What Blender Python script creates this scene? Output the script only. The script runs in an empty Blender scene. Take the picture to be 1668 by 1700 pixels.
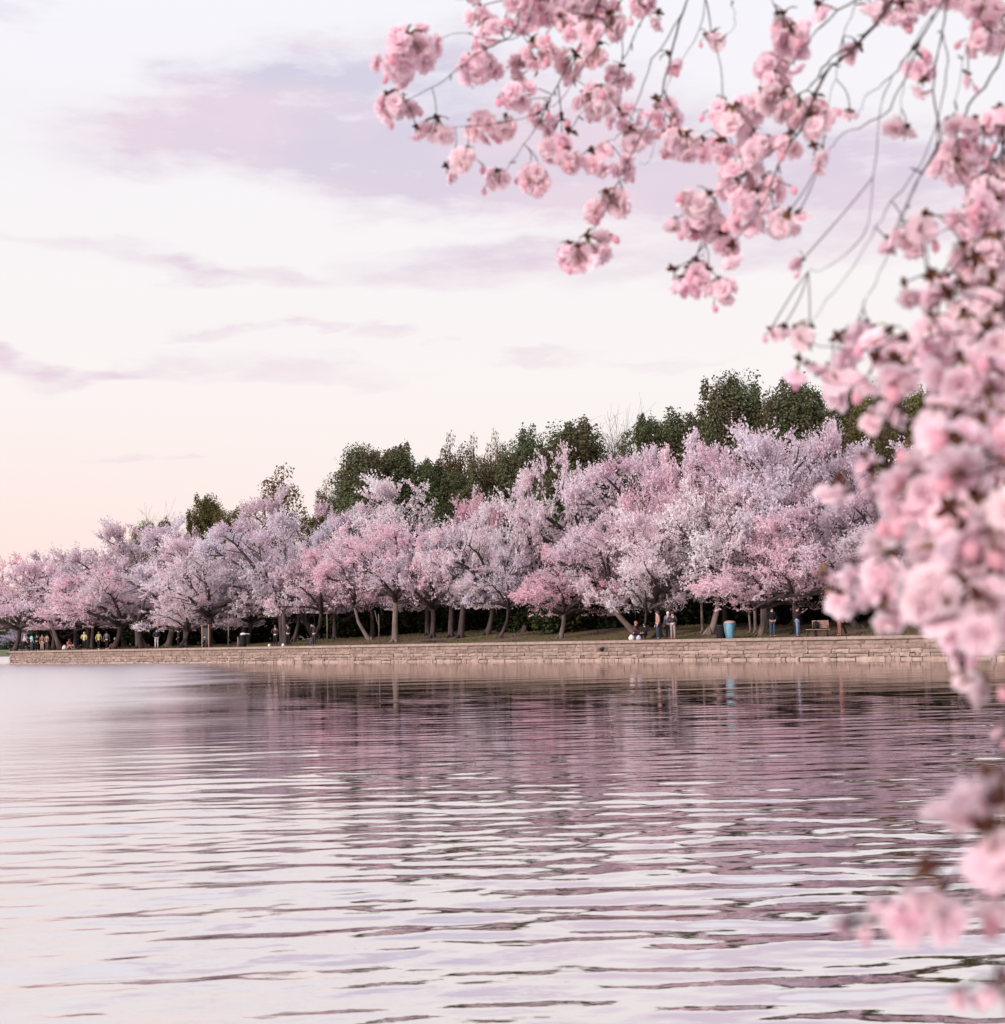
import bpy, math, random
import numpy as np
from mathutils import Vector, Matrix, Euler, Quaternion

random.seed(7)
RNG = np.random.default_rng(7)
C = bpy.context.scene.collection
R = math.radians

# ------------------------------------------------------------------ camera
HC = 1.7                       # eye height over the water
FPX = 2500.0                   # focal length in photo pixels (photo 1668 x 1700)
CX, CY = 834.0, 850.0
ROLL = math.atan(0.0216)
PITCH = math.atan(206.8 * math.cos(ROLL) / FPX)
F = Vector((0, math.cos(PITCH), math.sin(PITCH)))
R0 = Vector((1, 0, 0)); U0 = Vector((0, -math.sin(PITCH), math.cos(PITCH)))
RV = R0 * math.cos(ROLL) - U0 * math.sin(ROLL)
UV = R0 * math.sin(ROLL) + U0 * math.cos(ROLL)
cam_d = bpy.data.cameras.new('camera')
cam = bpy.data.objects.new('camera', cam_d); C.objects.link(cam)
m = Matrix.Identity(4)
for i in range(3):
    m[i][0] = RV[i]; m[i][1] = UV[i]; m[i][2] = -F[i]
m[2][3] = HC
cam.matrix_world = m
cam_d.sensor_fit = 'HORIZONTAL'; cam_d.sensor_width = 36
cam_d.lens = 36 * FPX / 1668
cam_d.clip_start = 0.05; cam_d.clip_end = 9000
cam_d.dof.use_dof = True; cam_d.dof.focus_distance = 105; cam_d.dof.aperture_fstop = 6.2
cam_d.dof.aperture_blades = 0
sc = bpy.context.scene
sc.camera = cam

def ray(px, py):
    return (F + RV * ((px - CX) / FPX) - UV * ((py - CY) / FPX))
def at(px, py, d):             # the point seen at a pixel of the photo, d metres ahead
    v = ray(px, py)
    return Vector((0, 0, HC)) + v * (d / v.y)
def yh(px):                    # the horizon's row
    return 1056.8 - 0.0216 * (px - 834)

# ------------------------------------------------------------------ world, sun, exposure
SUN_AZ = R(-132); SUN_EL = R(22)     # from the left and a little behind the camera
w = bpy.data.worlds.new('World'); sc.world = w; w.use_nodes = True
nt = w.node_tree; nt.nodes.clear()
def N(tree, t, **kw):
    n = tree.nodes.new(t)
    for k, v in kw.items():
        setattr(n, k, v)
    return n
def math_n(tree, op, a, b=None, c=None, clamp=False):
    n = N(tree, 'ShaderNodeMath', operation=op); n.use_clamp = clamp
    for i, s in enumerate((a, b, c)):
        if s is None: continue
        if isinstance(s, (int, float)): n.inputs[i].default_value = s
        else: tree.links.new(s, n.inputs[i])
    return n.outputs[0]
def mixc(tree, fac, a, b, mode='MIX'):
    n = N(tree, 'ShaderNodeMix', data_type='RGBA', blend_type=mode)
    for s, k in ((fac, 0), (a, 6), (b, 7)):
        if isinstance(s, (int, float)): n.inputs[k].default_value = s
        elif isinstance(s, tuple): n.inputs[k].default_value = (*s, 1)[:4]
        else: tree.links.new(s, n.inputs[k])
    return n.outputs[2]
def maprange(tree, v, a, b, c=0.0, d=1.0, smooth=False):
    n = N(tree, 'ShaderNodeMapRange'); n.interpolation_type = 'SMOOTHSTEP' if smooth else 'LINEAR'
    tree.links.new(v, n.inputs[0])
    for i, s in enumerate((a, b, c, d)): n.inputs[i + 1].default_value = s
    return n.outputs[0]
def lin(r, g, b):
    f = lambda c: ((c / 255 + .055) / 1.055) ** 2.4 if c > 10 else c / 255 / 12.92
    return (f(r), f(g), f(b))

tc = N(nt, 'ShaderNodeTexCoord')
sep = N(nt, 'ShaderNodeSeparateXYZ'); nt.links.new(tc.outputs['Generated'], sep.inputs[0])
az = math_n(nt, 'ARCTAN2', sep.outputs[0], sep.outputs[1])
el = math_n(nt, 'ARCSINE', sep.outputs[2])
ael = math_n(nt, 'ABSOLUTE', el)
comb = N(nt, 'ShaderNodeCombineXYZ'); nt.links.new(az, comb.inputs[0]); nt.links.new(el, comb.inputs[1])
P0 = comb.outputs[0]
def wnoise(scale, detail, vec, rough=.55, stretch=(1, 3.2, 1), off=(0, 0, 0)):
    mp = N(nt, 'ShaderNodeMapping'); mp.inputs['Scale'].default_value = stretch; mp.inputs['Location'].default_value = off
    nt.links.new(vec, mp.inputs[0])
    n = N(nt, 'ShaderNodeTexNoise'); n.inputs['Scale'].default_value = scale; n.inputs['Detail'].default_value = detail
    n.inputs['Roughness'].default_value = rough
    nt.links.new(mp.outputs[0], n.inputs['Vector'])
    return n
warp = wnoise(14, 5, P0)
wv = N(nt, 'ShaderNodeVectorMath', operation='MULTIPLY_ADD')
nt.links.new(warp.outputs['Color'], wv.inputs[0]); wv.inputs[1].default_value = (.13, .045, 0)
wadd = N(nt, 'ShaderNodeVectorMath', operation='SUBTRACT')
nt.links.new(P0, wadd.inputs[0]); wadd.inputs[1].default_value = (.065, .0225, 0)
nt.links.new(wadd.outputs[0], wv.inputs[2])
PW = wv.outputs[0]
def blob(px, py, sx, sy, ang, s):
    v = ray(px, py).normalized()
    a, e = math.atan2(v.x, v.y), math.asin(v.z)
    mp = N(nt, 'ShaderNodeMapping', vector_type='TEXTURE')
    mp.inputs['Location'].default_value = (a, e, 0); mp.inputs['Rotation'].default_value = (0, 0, R(ang))
    mp.inputs['Scale'].default_value = (sx / FPX, sy / FPX, 1)
    nt.links.new(PW, mp.inputs[0])
    ln = N(nt, 'ShaderNodeVectorMath', operation='LENGTH'); nt.links.new(mp.outputs[0], ln.inputs[0])
    return maprange(nt, ln.outputs['Value'], 1.3, .35, 0, s * .92, smooth=True)
BLOBS = [(480, 235, 330, 58, 2, .75), (700, 200, 480, 125, 0, .72), (800, 310, 420, 55, -3, .6), (1150, 280, 560, 95, -2, .85),
         (600, 105, 330, 55, 10, .5), (300, 185, 220, 80, 20, .38), (130, 230, 190, 90, 0, .16), (150, 405, 170, 18, 0, .38),
         (390, 455, 190, 24, -3, .55), (300, 440, 110, 16, -8, .3), (790, 430, 260, 38, 3, .6), (1010, 440, 260, 50, 0, .45), (20, 593, 75, 22, 0, 1.),
         (1450, 330, 420, 90, 0, .6), (210, 615, 170, 22, 8, .42), (355, 556, 85, 17, 5, .6), (505, 549, 55, 14, 0, .6),
         (640, 553, 85, 16, 4, .5), (490, 620, 170, 22, -2, .48), (100, 620, 110, 20, 0, .35), (900, 596, 110, 11, 0, .4),
         (1110, 602, 130, 10, 0, .28), (210, 766, 80, 11, 0, .38), (320, 760, 30, 8, 0, .3), (30, 12, 90, 26, 0, .4), (1350, 420, 260, 30, 5, .3)]
acc = None
for b in BLOBS:
    o = blob(*b)
    acc = o if acc is None else math_n(nt, 'ADD', acc, o)
# the same broken cloud goes on over the rest of the sky
gen = wnoise(2.2, 6, P0, off=(3.1, .7, 0))
gm = maprange(nt, gen.outputs['Fac'], .45, .72, 0, .75, smooth=True)
azo = maprange(nt, math_n(nt, 'ABSOLUTE', az), .36, .6, 0, 1, smooth=True)
elo = maprange(nt, el, .42, .6, 0, 1, smooth=True)
gm = math_n(nt, 'MULTIPLY', gm, math_n(nt, 'MAXIMUM', azo, elo))
edge = wnoise(26, 6, P0, .6)
ed = maprange(nt, edge.outputs['Fac'], .3, .68, .55, 1.4)
mask = math_n(nt, 'MULTIPLY', math_n(nt, 'ADD', acc, gm), ed, clamp=True)
# clear sky: peach low on the left where the sun has gone down, pale grey-blue above
lowc = mixc(nt, maprange(nt, az, -.5, .25, 0, 1, True), lin(253, 221, 214), lin(248, 234, 230))
base = mixc(nt, maprange(nt, ael, .0, .19, 0, 1, True), lowc, lin(247, 240, 237))
base = mixc(nt, maprange(nt, ael, .13, .42, 0, 1), base, lin(242, 241, 248))
lav = mixc(nt, maprange(nt, ael, .2, .36, 0, 1), lin(229, 210, 222), lin(211, 206, 224))
pinkn = wnoise(7, 3, P0, off=(9, 4, 0))
lav = mixc(nt, maprange(nt, pinkn.outputs['Fac'], .42, .62, 0, .75), lav, lin(233, 213, 225))
cloud = mixc(nt, mask, base, lav)
sky = N(nt, 'ShaderNodeTexSky', sky_type='NISHITA'); sky.sun_disc = False
sky.sun_elevation = SUN_EL; sky.sun_rotation = SUN_AZ
bg1 = N(nt, 'ShaderNodeBackground'); bg1.inputs[1].default_value = 0.05
nt.links.new(sky.outputs[0], bg1.inputs[0])
bg2 = N(nt, 'ShaderNodeBackground'); bg2.inputs[1].default_value = 1.07
nt.links.new(cloud, bg2.inputs[0])
mx = N(nt, 'ShaderNodeMixShader'); mx.inputs[0].default_value = .97     # a thin bright cloud veil over the clear sky
nt.links.new(bg1.outputs[0], mx.inputs[1]); nt.links.new(bg2.outputs[0], mx.inputs[2])
wo = N(nt, 'ShaderNodeOutputWorld'); nt.links.new(mx.outputs[0], wo.inputs[0])

sun_d = bpy.data.lights.new('sun', 'SUN'); sun_d.energy = 3.3; sun_d.angle = R(10); sun_d.color = (1, .83, .78)
sun = bpy.data.objects.new('sun', sun_d); C.objects.link(sun)
sdir = Vector((math.sin(SUN_AZ) * math.cos(SUN_EL), math.cos(SUN_AZ) * math.cos(SUN_EL), math.sin(SUN_EL)))
sun.rotation_euler = (-sdir).to_track_quat('-Z', 'Y').to_euler()
sc.view_settings.view_transform = 'Standard'; sc.view_settings.look = 'None'
sc.view_settings.exposure = 0; sc.view_settings.gamma = 1; sc.view_settings.use_curve_mapping = False
sc.cycles.max_bounces = 10; sc.cycles.diffuse_bounces = 8; sc.cycles.transparent_max_bounces = 8
sc.cycles.sample_clamp_indirect = 4

# ------------------------------------------------------------------ helpers
def mesh_obj(name, V, Fc, mat, parent=None, smooth=False, attr=None):
    V = np.asarray(V, dtype=np.float32).reshape(-1, 3)
    me = bpy.data.meshes.new(name)
    if isinstance(Fc, np.ndarray):
        k = Fc.shape[1]; n = len(Fc)
        me.vertices.add(len(V)); me.vertices.foreach_set('co', V.ravel())
        me.loops.add(n * k); me.loops.foreach_set('vertex_index', Fc.astype(np.int32).ravel())
        me.polygons.add(n); me.polygons.foreach_set('loop_start', np.arange(0, n * k, k, dtype=np.int32))
        me.polygons.foreach_set('loop_total', np.full(n, k, dtype=np.int32))
        me.update(calc_edges=True)
    else:
        me.from_pydata(V.tolist(), [], Fc); me.update()
    if smooth: me.polygons.foreach_set('use_smooth', np.ones(len(me.polygons), dtype=bool))
    if attr is not None:
        a = me.attributes.new('v', 'FLOAT', 'POINT'); a.data.foreach_set('value', np.asarray(attr, dtype=np.float32))
    for mm in (mat if isinstance(mat, (list, tuple)) else [mat]):
        me.materials.append(mm)
    o = bpy.data.objects.new(name, me); C.objects.link(o)
    if parent: o.parent = parent
    return o
def thing(name, label, cat, loc=(0, 0, 0), rz=0, group=None):
    o = bpy.data.objects.new(name, None); C.objects.link(o)
    o.location = loc; o.rotation_euler = (0, 0, rz); o.empty_display_size = .2
    return tag(o, label, cat, group)
def tag(o, label, cat, group=None):
    o['label'] = label; o['category'] = cat
    if group: o['group'] = group
    return o
def struct(o, label=None):
    o['kind'] = 'structure'
    if label: o['label'] = label
    return o

class Geo:
    """collects tubes, boxes and leaf faces of one part"""
    def __init__(s): s.V = []; s.F = []; s.n = 0; s.A = []
    def add(s, V, Fc, a=0.0):
        V = np.asarray(V, float); s.V.append(V)
        s.F.extend([tuple(int(i) + s.n for i in f) for f in Fc]); s.n += len(V)
        s.A.extend([a] * len(V) if np.isscalar(a) else list(a))
    def tube(s, P, rad, sides=6, a=0.0, cap=True):
        P = np.asarray(P, float); n = len(P)
        rad = np.full(n, rad) if np.isscalar(rad) else np.asarray(rad, float)
        T = np.gradient(P, axis=0); T /= np.linalg.norm(T, axis=1)[:, None] + 1e-9
        ref = np.array([0, 0, 1.]) if abs(T[0][2]) < .9 else np.array([1., 0, 0])
        V = np.zeros((n, sides, 3)); th = np.arange(sides) * 2 * math.pi / sides
        u = np.cross(ref, T[0]); u /= np.linalg.norm(u)
        for i in range(n):
            u = u - T[i] * (u @ T[i]); u /= np.linalg.norm(u) + 1e-9
            v = np.cross(T[i], u)
            V[i] = P[i] + rad[i] * (np.cos(th)[:, None] * u + np.sin(th)[:, None] * v)
        Fc = []
        for i in range(n - 1):
            for j in range(sides):
                k = (j + 1) % sides
                Fc.append((i * sides + j, i * sides + k, (i + 1) * sides + k, (i + 1) * sides + j))
        if cap:
            Fc.append(tuple(range(sides))[::-1]); Fc.append(tuple((n - 1) * sides + j for j in range(sides)))
        s.add(V.reshape(-1, 3), Fc, a)
    def box(s, c, size, rz=0, tilt=None, a=0.0):
        hx, hy, hz = [q / 2 for q in size]
        V = np.array([(x, y, z) for x in (-hx, hx) for y in (-hy, hy) for z in (-hz, hz)])
        M = Euler((tilt[0] if tilt else 0, tilt[1] if tilt else 0, rz)).to_matrix()
        V = V @ np.array(M).T + np.array(c)
        s.add(V, [(0, 1, 3, 2), (4, 6, 7, 5), (0, 4, 5, 1), (2, 3, 7, 6), (0, 2, 6, 4), (1, 5, 7, 3)], a)
    def lathe(s, prof, c=(0, 0, 0), sides=14, a=0.0, squash=(1, 1)):
        V = []
        for r_, z in prof:
            for j in range(sides):
                t = 2 * math.pi * j / sides
                V.append((c[0] + r_ * math.cos(t) * squash[0], c[1] + r_ * math.sin(t) * squash[1], c[2] + z))
        Fc = [(i * sides + j, i * sides + (j + 1) % sides, (i + 1) * sides + (j + 1) % sides, (i + 1) * sides + j)
              for i in range(len(prof) - 1) for j in range(sides)]
        Fc.append(tuple(range(sides))[::-1]); Fc.append(tuple((len(prof) - 1) * sides + j for j in range(sides)))
        s.add(V, Fc, a)
    def obj(s, name, mat, parent=None, smooth=True):
        V = np.concatenate(s.V)
        return mesh_obj(name, V, s.F, mat, parent, smooth, s.A)

# ------------------------------------------------------------------ materials
def new_mat(name):
    mt = bpy.data.materials.new(name); mt.use_nodes = True
    t = mt.node_tree; t.nodes.clear()
    out = N(t, 'ShaderNodeOutputMaterial')
    return mt, t, out
def noise(t, scale, detail=4, rough=.55, coord='Object', stretch=None):
    c = N(t, 'ShaderNodeTexCoord'); src = c.outputs[coord]
    if coord == 'World':
        pass
    if stretch:
        mp = N(t, 'ShaderNodeMapping'); mp.inputs['Scale'].default_value = stretch
        t.links.new(src, mp.inputs[0]); src = mp.outputs[0]
    n = N(t, 'ShaderNodeTexNoise'); n.inputs['Scale'].default_value = scale; n.inputs['Detail'].default_value = detail
    n.inputs['Roughness'].default_value = rough
    t.links.new(src, n.inputs['Vector'])
    return n
def plain(name, col, rough=.75, var=.25, scale=6, bump=0.0, metallic=0, emit=None, spec=.3, objcol=False, bscale=None, stretch=None):
    mt, t, out = new_mat(name)
    p = N(t, 'ShaderNodeBsdfPrincipled')
    n = noise(t, scale, stretch=stretch)
    f = maprange(t, n.outputs['Fac'], .3, .7, 1 - var, 1 + var)
    src = col
    if objcol:
        oi = N(t, 'ShaderNodeObjectInfo'); src = oi.outputs['Color']
    g = N(t, 'ShaderNodeCombineColor')
    for i in range(3): t.links.new(f, g.inputs[i])
    c = mixc(t, 1.0, src, g.outputs[0], 'MULTIPLY')
    t.links.new(c, p.inputs['Base Color'])
    p.inputs['Roughness'].default_value = rough; p.inputs['Metallic'].default_value = metallic
    p.inputs['Specular IOR Level'].default_value = spec
    if bump:
        b = N(t, 'ShaderNodeBump'); b.inputs['Strength'].default_value = 1; b.inputs['Distance'].default_value = bump
        nb = noise(t, bscale or scale * 3, 6, stretch=stretch); t.links.new(nb.outputs['Fac'], b.inputs['Height'])
        t.links.new(b.outputs[0], p.inputs['Normal'])
    if emit:
        p.inputs['Emission Color'].default_value = (*emit[0], 1); p.inputs['Emission Strength'].default_value = emit[1]
    t.links.new(p.outputs[0], out.inputs[0])
    return mt
def leafy(name, dark, light, trans=.3, objcol=False, patch=.35, pscale=.5):
    """faces of a crown: colour varies from face to face (attribute v) and in loose patches"""
    mt, t, out = new_mat(name)
    at_ = N(t, 'ShaderNodeAttribute'); at_.attribute_name = 'v'
    col = mixc(t, at_.outputs['Fac'], dark, light)
    if objcol:
        oi = N(t, 'ShaderNodeObjectInfo')
        col = mixc(t, 1.0, col, oi.outputs['Color'], 'MULTIPLY')
    n = noise(t, pscale, 3)
    f = maprange(t, n.outputs['Fac'], .35, .65, 1 - patch, 1 + patch * .5)
    g = N(t, 'ShaderNodeCombineColor')
    t.links.new(f, g.inputs[1]); t.links.new(math_n(t, 'POWER', f, .4), g.inputs[0]); t.links.new(math_n(t, 'POWER', f, .8), g.inputs[2])
    col = mixc(t, 1.0, col, g.outputs[0], 'MULTIPLY')
    d = N(t, 'ShaderNodeBsdfDiffuse'); tr = N(t, 'ShaderNodeBsdfTranslucent'); mxs = N(t, 'ShaderNodeMixShader')
    t.links.new(col, d.inputs[0]); t.links.new(col, tr.inputs[0]); mxs.inputs[0].default_value = trans
    t.links.new(d.outputs[0], mxs.inputs[1]); t.links.new(tr.outputs[0], mxs.inputs[2])
    t.links.new(mxs.outputs[0], out.inputs[0])
    return mt

M_BLOSSOM = leafy('cherry_blossom', (.84, .77, .80), (1.0, .985, .995), .5, objcol=True, patch=.16, pscale=.55)
M_BARK = plain('cherry_bark', (.062, .045, .044), .85, .45, 5, .02, stretch=(1, 1, .35))
M_BARKL = plain('pale_cherry_bark', (.17, .132, .118), .85, .35, 5, .02, stretch=(1, 1, .35))
M_TWIG = plain('twig_bark', (.10, .06, .065), .85, .3, 20)
M_EVER = leafy('evergreen_foliage', (.050, .060, .034), (.175, .188, .108), .2, objcol=True, patch=.35, pscale=.35)
M_BRONZE = leafy('bronze_new_leaves', (.10, .085, .045), (.27, .20, .13), .35, objcol=True, patch=.3, pscale=.35)
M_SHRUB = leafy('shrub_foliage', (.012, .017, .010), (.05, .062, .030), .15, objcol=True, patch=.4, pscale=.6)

def water_mat():
    mt, t, out = new_mat('basin_water')
    geo = N(t, 'ShaderNodeNewGeometry')
    mp = N(t, 'ShaderNodeMapping'); mp.inputs['Scale'].default_value = (.45, 1, 1); t.links.new(geo.outputs['Position'], mp.inputs[0])
    n1 = N(t, 'ShaderNodeTexNoise'); n1.inputs['Scale'].default_value = 5.5; n1.inputs['Detail'].default_value = 4
    t.links.new(mp.outputs[0], n1.inputs['Vector'])
    b = N(t, 'ShaderNodeBump'); b.inputs['Strength'].default_value = 1; b.inputs['Distance'].default_value = .0022
    # a breeze ruffles the water towards the left shore more than under the trees
    sp_ = N(t, 'ShaderNodeSeparateXYZ'); t.links.new(geo.outputs['Position'], sp_.inputs[0])
    nb = N(t, 'ShaderNodeTexNoise'); nb.inputs['Scale'].default_value = .12; nb.inputs['Detail'].default_value = 3; t.links.new(geo.outputs['Position'], nb.inputs['Vector'])
    side = math_n(t, 'ADD', math_n(t, 'MULTIPLY_ADD', sp_.outputs[1], -.17, -1.0), math_n(t, 'MULTIPLY', sp_.outputs[0], -1.0))
    side = math_n(t, 'MULTIPLY_ADD', nb.outputs['Fac'], 9.0, math_n(t, 'SUBTRACT', side, 4.5))
    near = maprange(t, sp_.outputs[1], 12, 40, .0020, .0007, True)
    ruf = math_n(t, 'ADD', maprange(t, side, -3.5, 5.0, 0, .012, True), near)
    rgh = math_n(t, 'ADD', maprange(t, side, -3.0, 5.0, 0, .21, True), maprange(t, sp_.outputs[1], 15, 60, .015, .055, True))
    t.links.new(ruf, b.inputs['Distance'])
    t.links.new(n1.outputs['Fac'], b.inputs['Height'])
    gl = N(t, 'ShaderNodeBsdfGlossy'); gl.inputs['Roughness'].default_value = .02
    t.links.new(rgh, gl.inputs['Roughness'])
    gl.inputs['Color'].default_value = (1.0, .968, .978, 1)
    t.links.new(b.outputs[0], gl.inputs['Normal'])
    df = N(t, 'ShaderNodeBsdfDiffuse'); df.inputs['Color'].default_value = (.05, .03, .035, 1)
    fr = N(t, 'ShaderNodeFresnel'); fr.inputs['IOR'].default_value = 1.333; t.links.new(b.outputs[0], fr.inputs['Normal'])
    fac = math_n(t, 'MULTIPLY_ADD', fr.outputs[0], .16, .81, clamp=True)
    mxs = N(t, 'ShaderNodeMixShader'); t.links.new(fac, mxs.inputs[0])
    t.links.new(df.outputs[0], mxs.inputs[1]); t.links.new(gl.outputs[0], mxs.inputs[2])
    t.links.new(mxs.outputs[0], out.inputs[0])
    return mt
M_WATER = water_mat()

# ------------------------------------------------------------------ water
def wave_height(X, Y, spacing):
    r = np.random.default_rng(3)
    H = np.zeros_like(X)
    gx = .5 + .5 * np.sin(X * .11 + 1.3 + 1.1 * np.sin(Y * .07)) * np.sin(Y * .16 + .4 + .8 * np.sin(X * .06))
    env = .55 + .75 * gx
    for k in range(64):
        lam = .17 * (6.5 ** r.random()) if k < 54 else 1.6 + 3 * r.random()
        th = r.normal(0, .24) + (.10 if k % 3 else -.35)
        kx, ky = 2 * math.pi / lam * math.sin(th), 2 * math.pi / lam * math.cos(th)
        slope = .0068 * (lam / .4) ** .2 if lam < 1.2 else .0036
        ampl = slope * lam / (2 * math.pi)
        wgt = np.clip((lam / spacing - 2.6) / 2.5, 0, 1)
        ph = r.random() * 6.28
        H += wgt * ampl * np.sin(kx * X + ky * Y + ph + .7 * np.sin(.23 * X * (1 + .5 * r.random()) + r.random() * 6))
    env = env * (.62 + .38 * np.clip((Y - 5) / 6, 0, 1))
    env = env * (1 - .62 * np.clip((Y - 20) / 25, 0, 1))
    return H * env
rows = [-20, -10, -4, 0, 1.5, 3.0]
y_ = 3.6
while y_ < 118: rows.append(y_); y_ *= (1.0037 if y_ < 55 else 1.006)
while y_ < 6000: rows.append(y_); y_ *= 1.12
rows = np.array(rows)
tn = np.concatenate([np.linspace(-4, -.45, 22)[:-1], np.linspace(-.45, .45, 400), np.linspace(.45, 4, 22)[1:]])
YY, TT = np.meshgrid(rows, tn, indexing='ij')
XX = TT * np.maximum(YY, 3.6)
sp = np.gradient(rows)[:, None] * np.ones_like(XX)
ZZ = np.where((YY > 3) & (YY < 130), wave_height(XX, YY, np.maximum(sp, 1e-3)), 0)
ZZ *= (np.abs(TT) < .46)
nr, ncol = XX.shape
idx = np.arange(nr * ncol).reshape(nr, ncol)
quads = np.stack([idx[:-1, :-1], idx[:-1, 1:], idx[1:, 1:], idx[1:, :-1]], -1).reshape(-1, 4)
wat = mesh_obj('water', np.stack([XX, YY, ZZ], -1).reshape(-1, 3), quads, M_WATER, smooth=True)
struct(wat, 'calm rippled basin water reflecting the pale sky')

# ------------------------------------------------------------------ the far bank
A = np.array([-50.5, 154.0]); Bp = np.array([23.1, 80.6])
wd = (Bp - A) / np.linalg.norm(Bp - A); nd = np.array([-wd[1], wd[0]])      # along the wall, away from the water
WALL_H = 1.3
def tx_of(px):
    v = ray(px, yh(px)); return v.x / v.y
def place(px, t):
    """ground point behind the wall: t metres behind its face, seen at column px"""
    tx = tx_of(px); q = (nd @ A + t) / (nd @ np.array([tx, 1.0]))
    p = np.array([tx * q, q])
    return p
def st(p): return float((p - A) @ wd), float((p - A) @ nd)
def smooth01(x): x = np.clip(x, 0, 1); return x * x * (3 - 2 * x)
def ground_z(p):
    s, t = st(np.asarray(p, float))
    k = .018 + .095 * smooth01((s - 15) / 45)
    z = WALL_H - .03 + k * max(0, t - 2.2) * .9
    if t > 3: z += .05 * math.sin(s * .31) * math.sin(t * .4) * min(1, (t - 3) / 3)
    return float(min(z, WALL_H + 4.5 + .01 * t))
def px_of(p): return CX + FPX * (p[0] / p[1]) * 1.0
def sc_at(p): return FPX / p[1]

def ground_mat():
    mt, t, out = new_mat('bank_grass_and_earth')
    p = N(t, 'ShaderNodeBsdfPrincipled'); p.inputs['Roughness'].default_value = .95; p.inputs['Specular IOR Level'].default_value = .1
    n = noise(t, .35, 5); n2 = noise(t, 4, 5, .7)
    grass = mixc(t, maprange(t, n2.outputs['Fac'], .3, .7), (.085, .085, .035), (.16, .14, .065))
    earth = mixc(t, maprange(t, n2.outputs['Fac'], .3, .7), (.13, .085, .07), (.20, .14, .115))
    f = maprange(t, n.outputs['Fac'], .42, .60, 0, 1, True)
    at_ = N(t, 'ShaderNodeAttribute'); at_.attribute_name = 'v'
    f2 = math_n(t, 'MAXIMUM', f, at_.outputs['Fac'])
    c = mixc(t, f2, grass, earth); t.links.new(c, p.inputs['Base Color'])
    b = N(t, 'ShaderNodeBump'); b.inputs['Distance'].default_value = .04; t.links.new(n2.outputs['Fac'], b.inputs['Height'])
    t.links.new(b.outputs[0], p.inputs['Normal']); t.links.new(p.outputs[0], out.inputs[0])
    return mt
M_GROUND = ground_mat()
ts = [.45, 1.0, 1.8, 2.6, 3.5, 5, 7, 9, 12, 15, 18, 22, 27, 33, 40, 55, 80, 130, 250, 500]
ns = 60
V = []; att = []
for t in ts:
    smin = -1.67 * t - 0.0; smax = 150
    for j in range(ns):
        s = smin + (smax - smin) * j / (ns - 1)
        p = A + wd * s + nd * t
        V.append((p[0], p[1], ground_z(p) - (.02 if t < .5 else 0)))
        path = 1 - smooth01((t - 1.4) / 1.4)
        att.append(max(path, .9 * smooth01((t - 9) / 6)))
V = np.array(V); idx = np.arange(len(ts) * ns).reshape(len(ts), ns)
q = np.stack([idx[:-1, :-1], idx[:-1, 1:], idx[1:, 1:], idx[1:, :-1]], -1).reshape(-1, 4)
struct(mesh_obj('ground', V, q, M_GROUND, smooth=True, attr=att), 'grassy bank sloping up behind the sea wall')

# ---- sea wall: mortar core, individual stones, coping slabs
def stone_mat(name, attr=False):
    mt, t, out = new_mat(name)
    p = N(t, 'ShaderNodeBsdfPrincipled'); p.inputs['Roughness'].default_value = .9; p.inputs['Specular IOR Level'].default_value = .15
    if attr:
        a = N(t, 'ShaderNodeAttribute'); a.attribute_name = 'v'
        src = mixc(t, a.outputs['Fac'], (.20, .148, .125), (.385, .298, .255))
    else:
        src = N(t, 'ShaderNodeObjectInfo').outputs['Color']
    g = N(t, 'ShaderNodeNewGeometry')
    n = N(t, 'ShaderNodeTexNoise'); n.inputs['Scale'].default_value = 3.5; n.inputs['Detail'].default_value = 6; n.inputs['Roughness'].default_value = .65
    t.links.new(g.outputs['Position'], n.inputs['Vector'])
    f = maprange(t, n.outputs['Fac'], .3, .7, .72, 1.22)
    gg = N(t, 'ShaderNodeCombineColor')
    for i in range(3): t.links.new(f, gg.inputs[i])
    c = mixc(t, 1.0, src, gg.outputs[0], 'MULTIPLY'); t.links.new(c, p.inputs['Base Color'])
    b = N(t, 'ShaderNodeBump'); b.inputs['Distance'].default_value = .025; t.links.new(n.outputs['Fac'], b.inputs['Height'])
    t.links.new(b.outputs[0], p.inputs['Normal']); t.links.new(p.outputs[0], out.inputs[0])
    return mt
M_STONE = stone_mat('sea_wall_stone'); M_STONEJ = stone_mat('sea_wall_stone_joined', True)
M_MORTAR = plain('mortar', (.16, .115, .096), .95, .3, 3, .01)
wall_rz = math.atan2(wd[1], wd[0])
wall = thing('sea_wall', 'long low tan stone sea wall along the far water edge', 'wall', (A[0], A[1], 0), wall_rz)
LW = 150.0
g = Geo(); g.box((LW / 2, .30, .35), (LW, .42, 1.55)); g.obj('mortar_core', M_MORTAR, wall, False)
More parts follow.
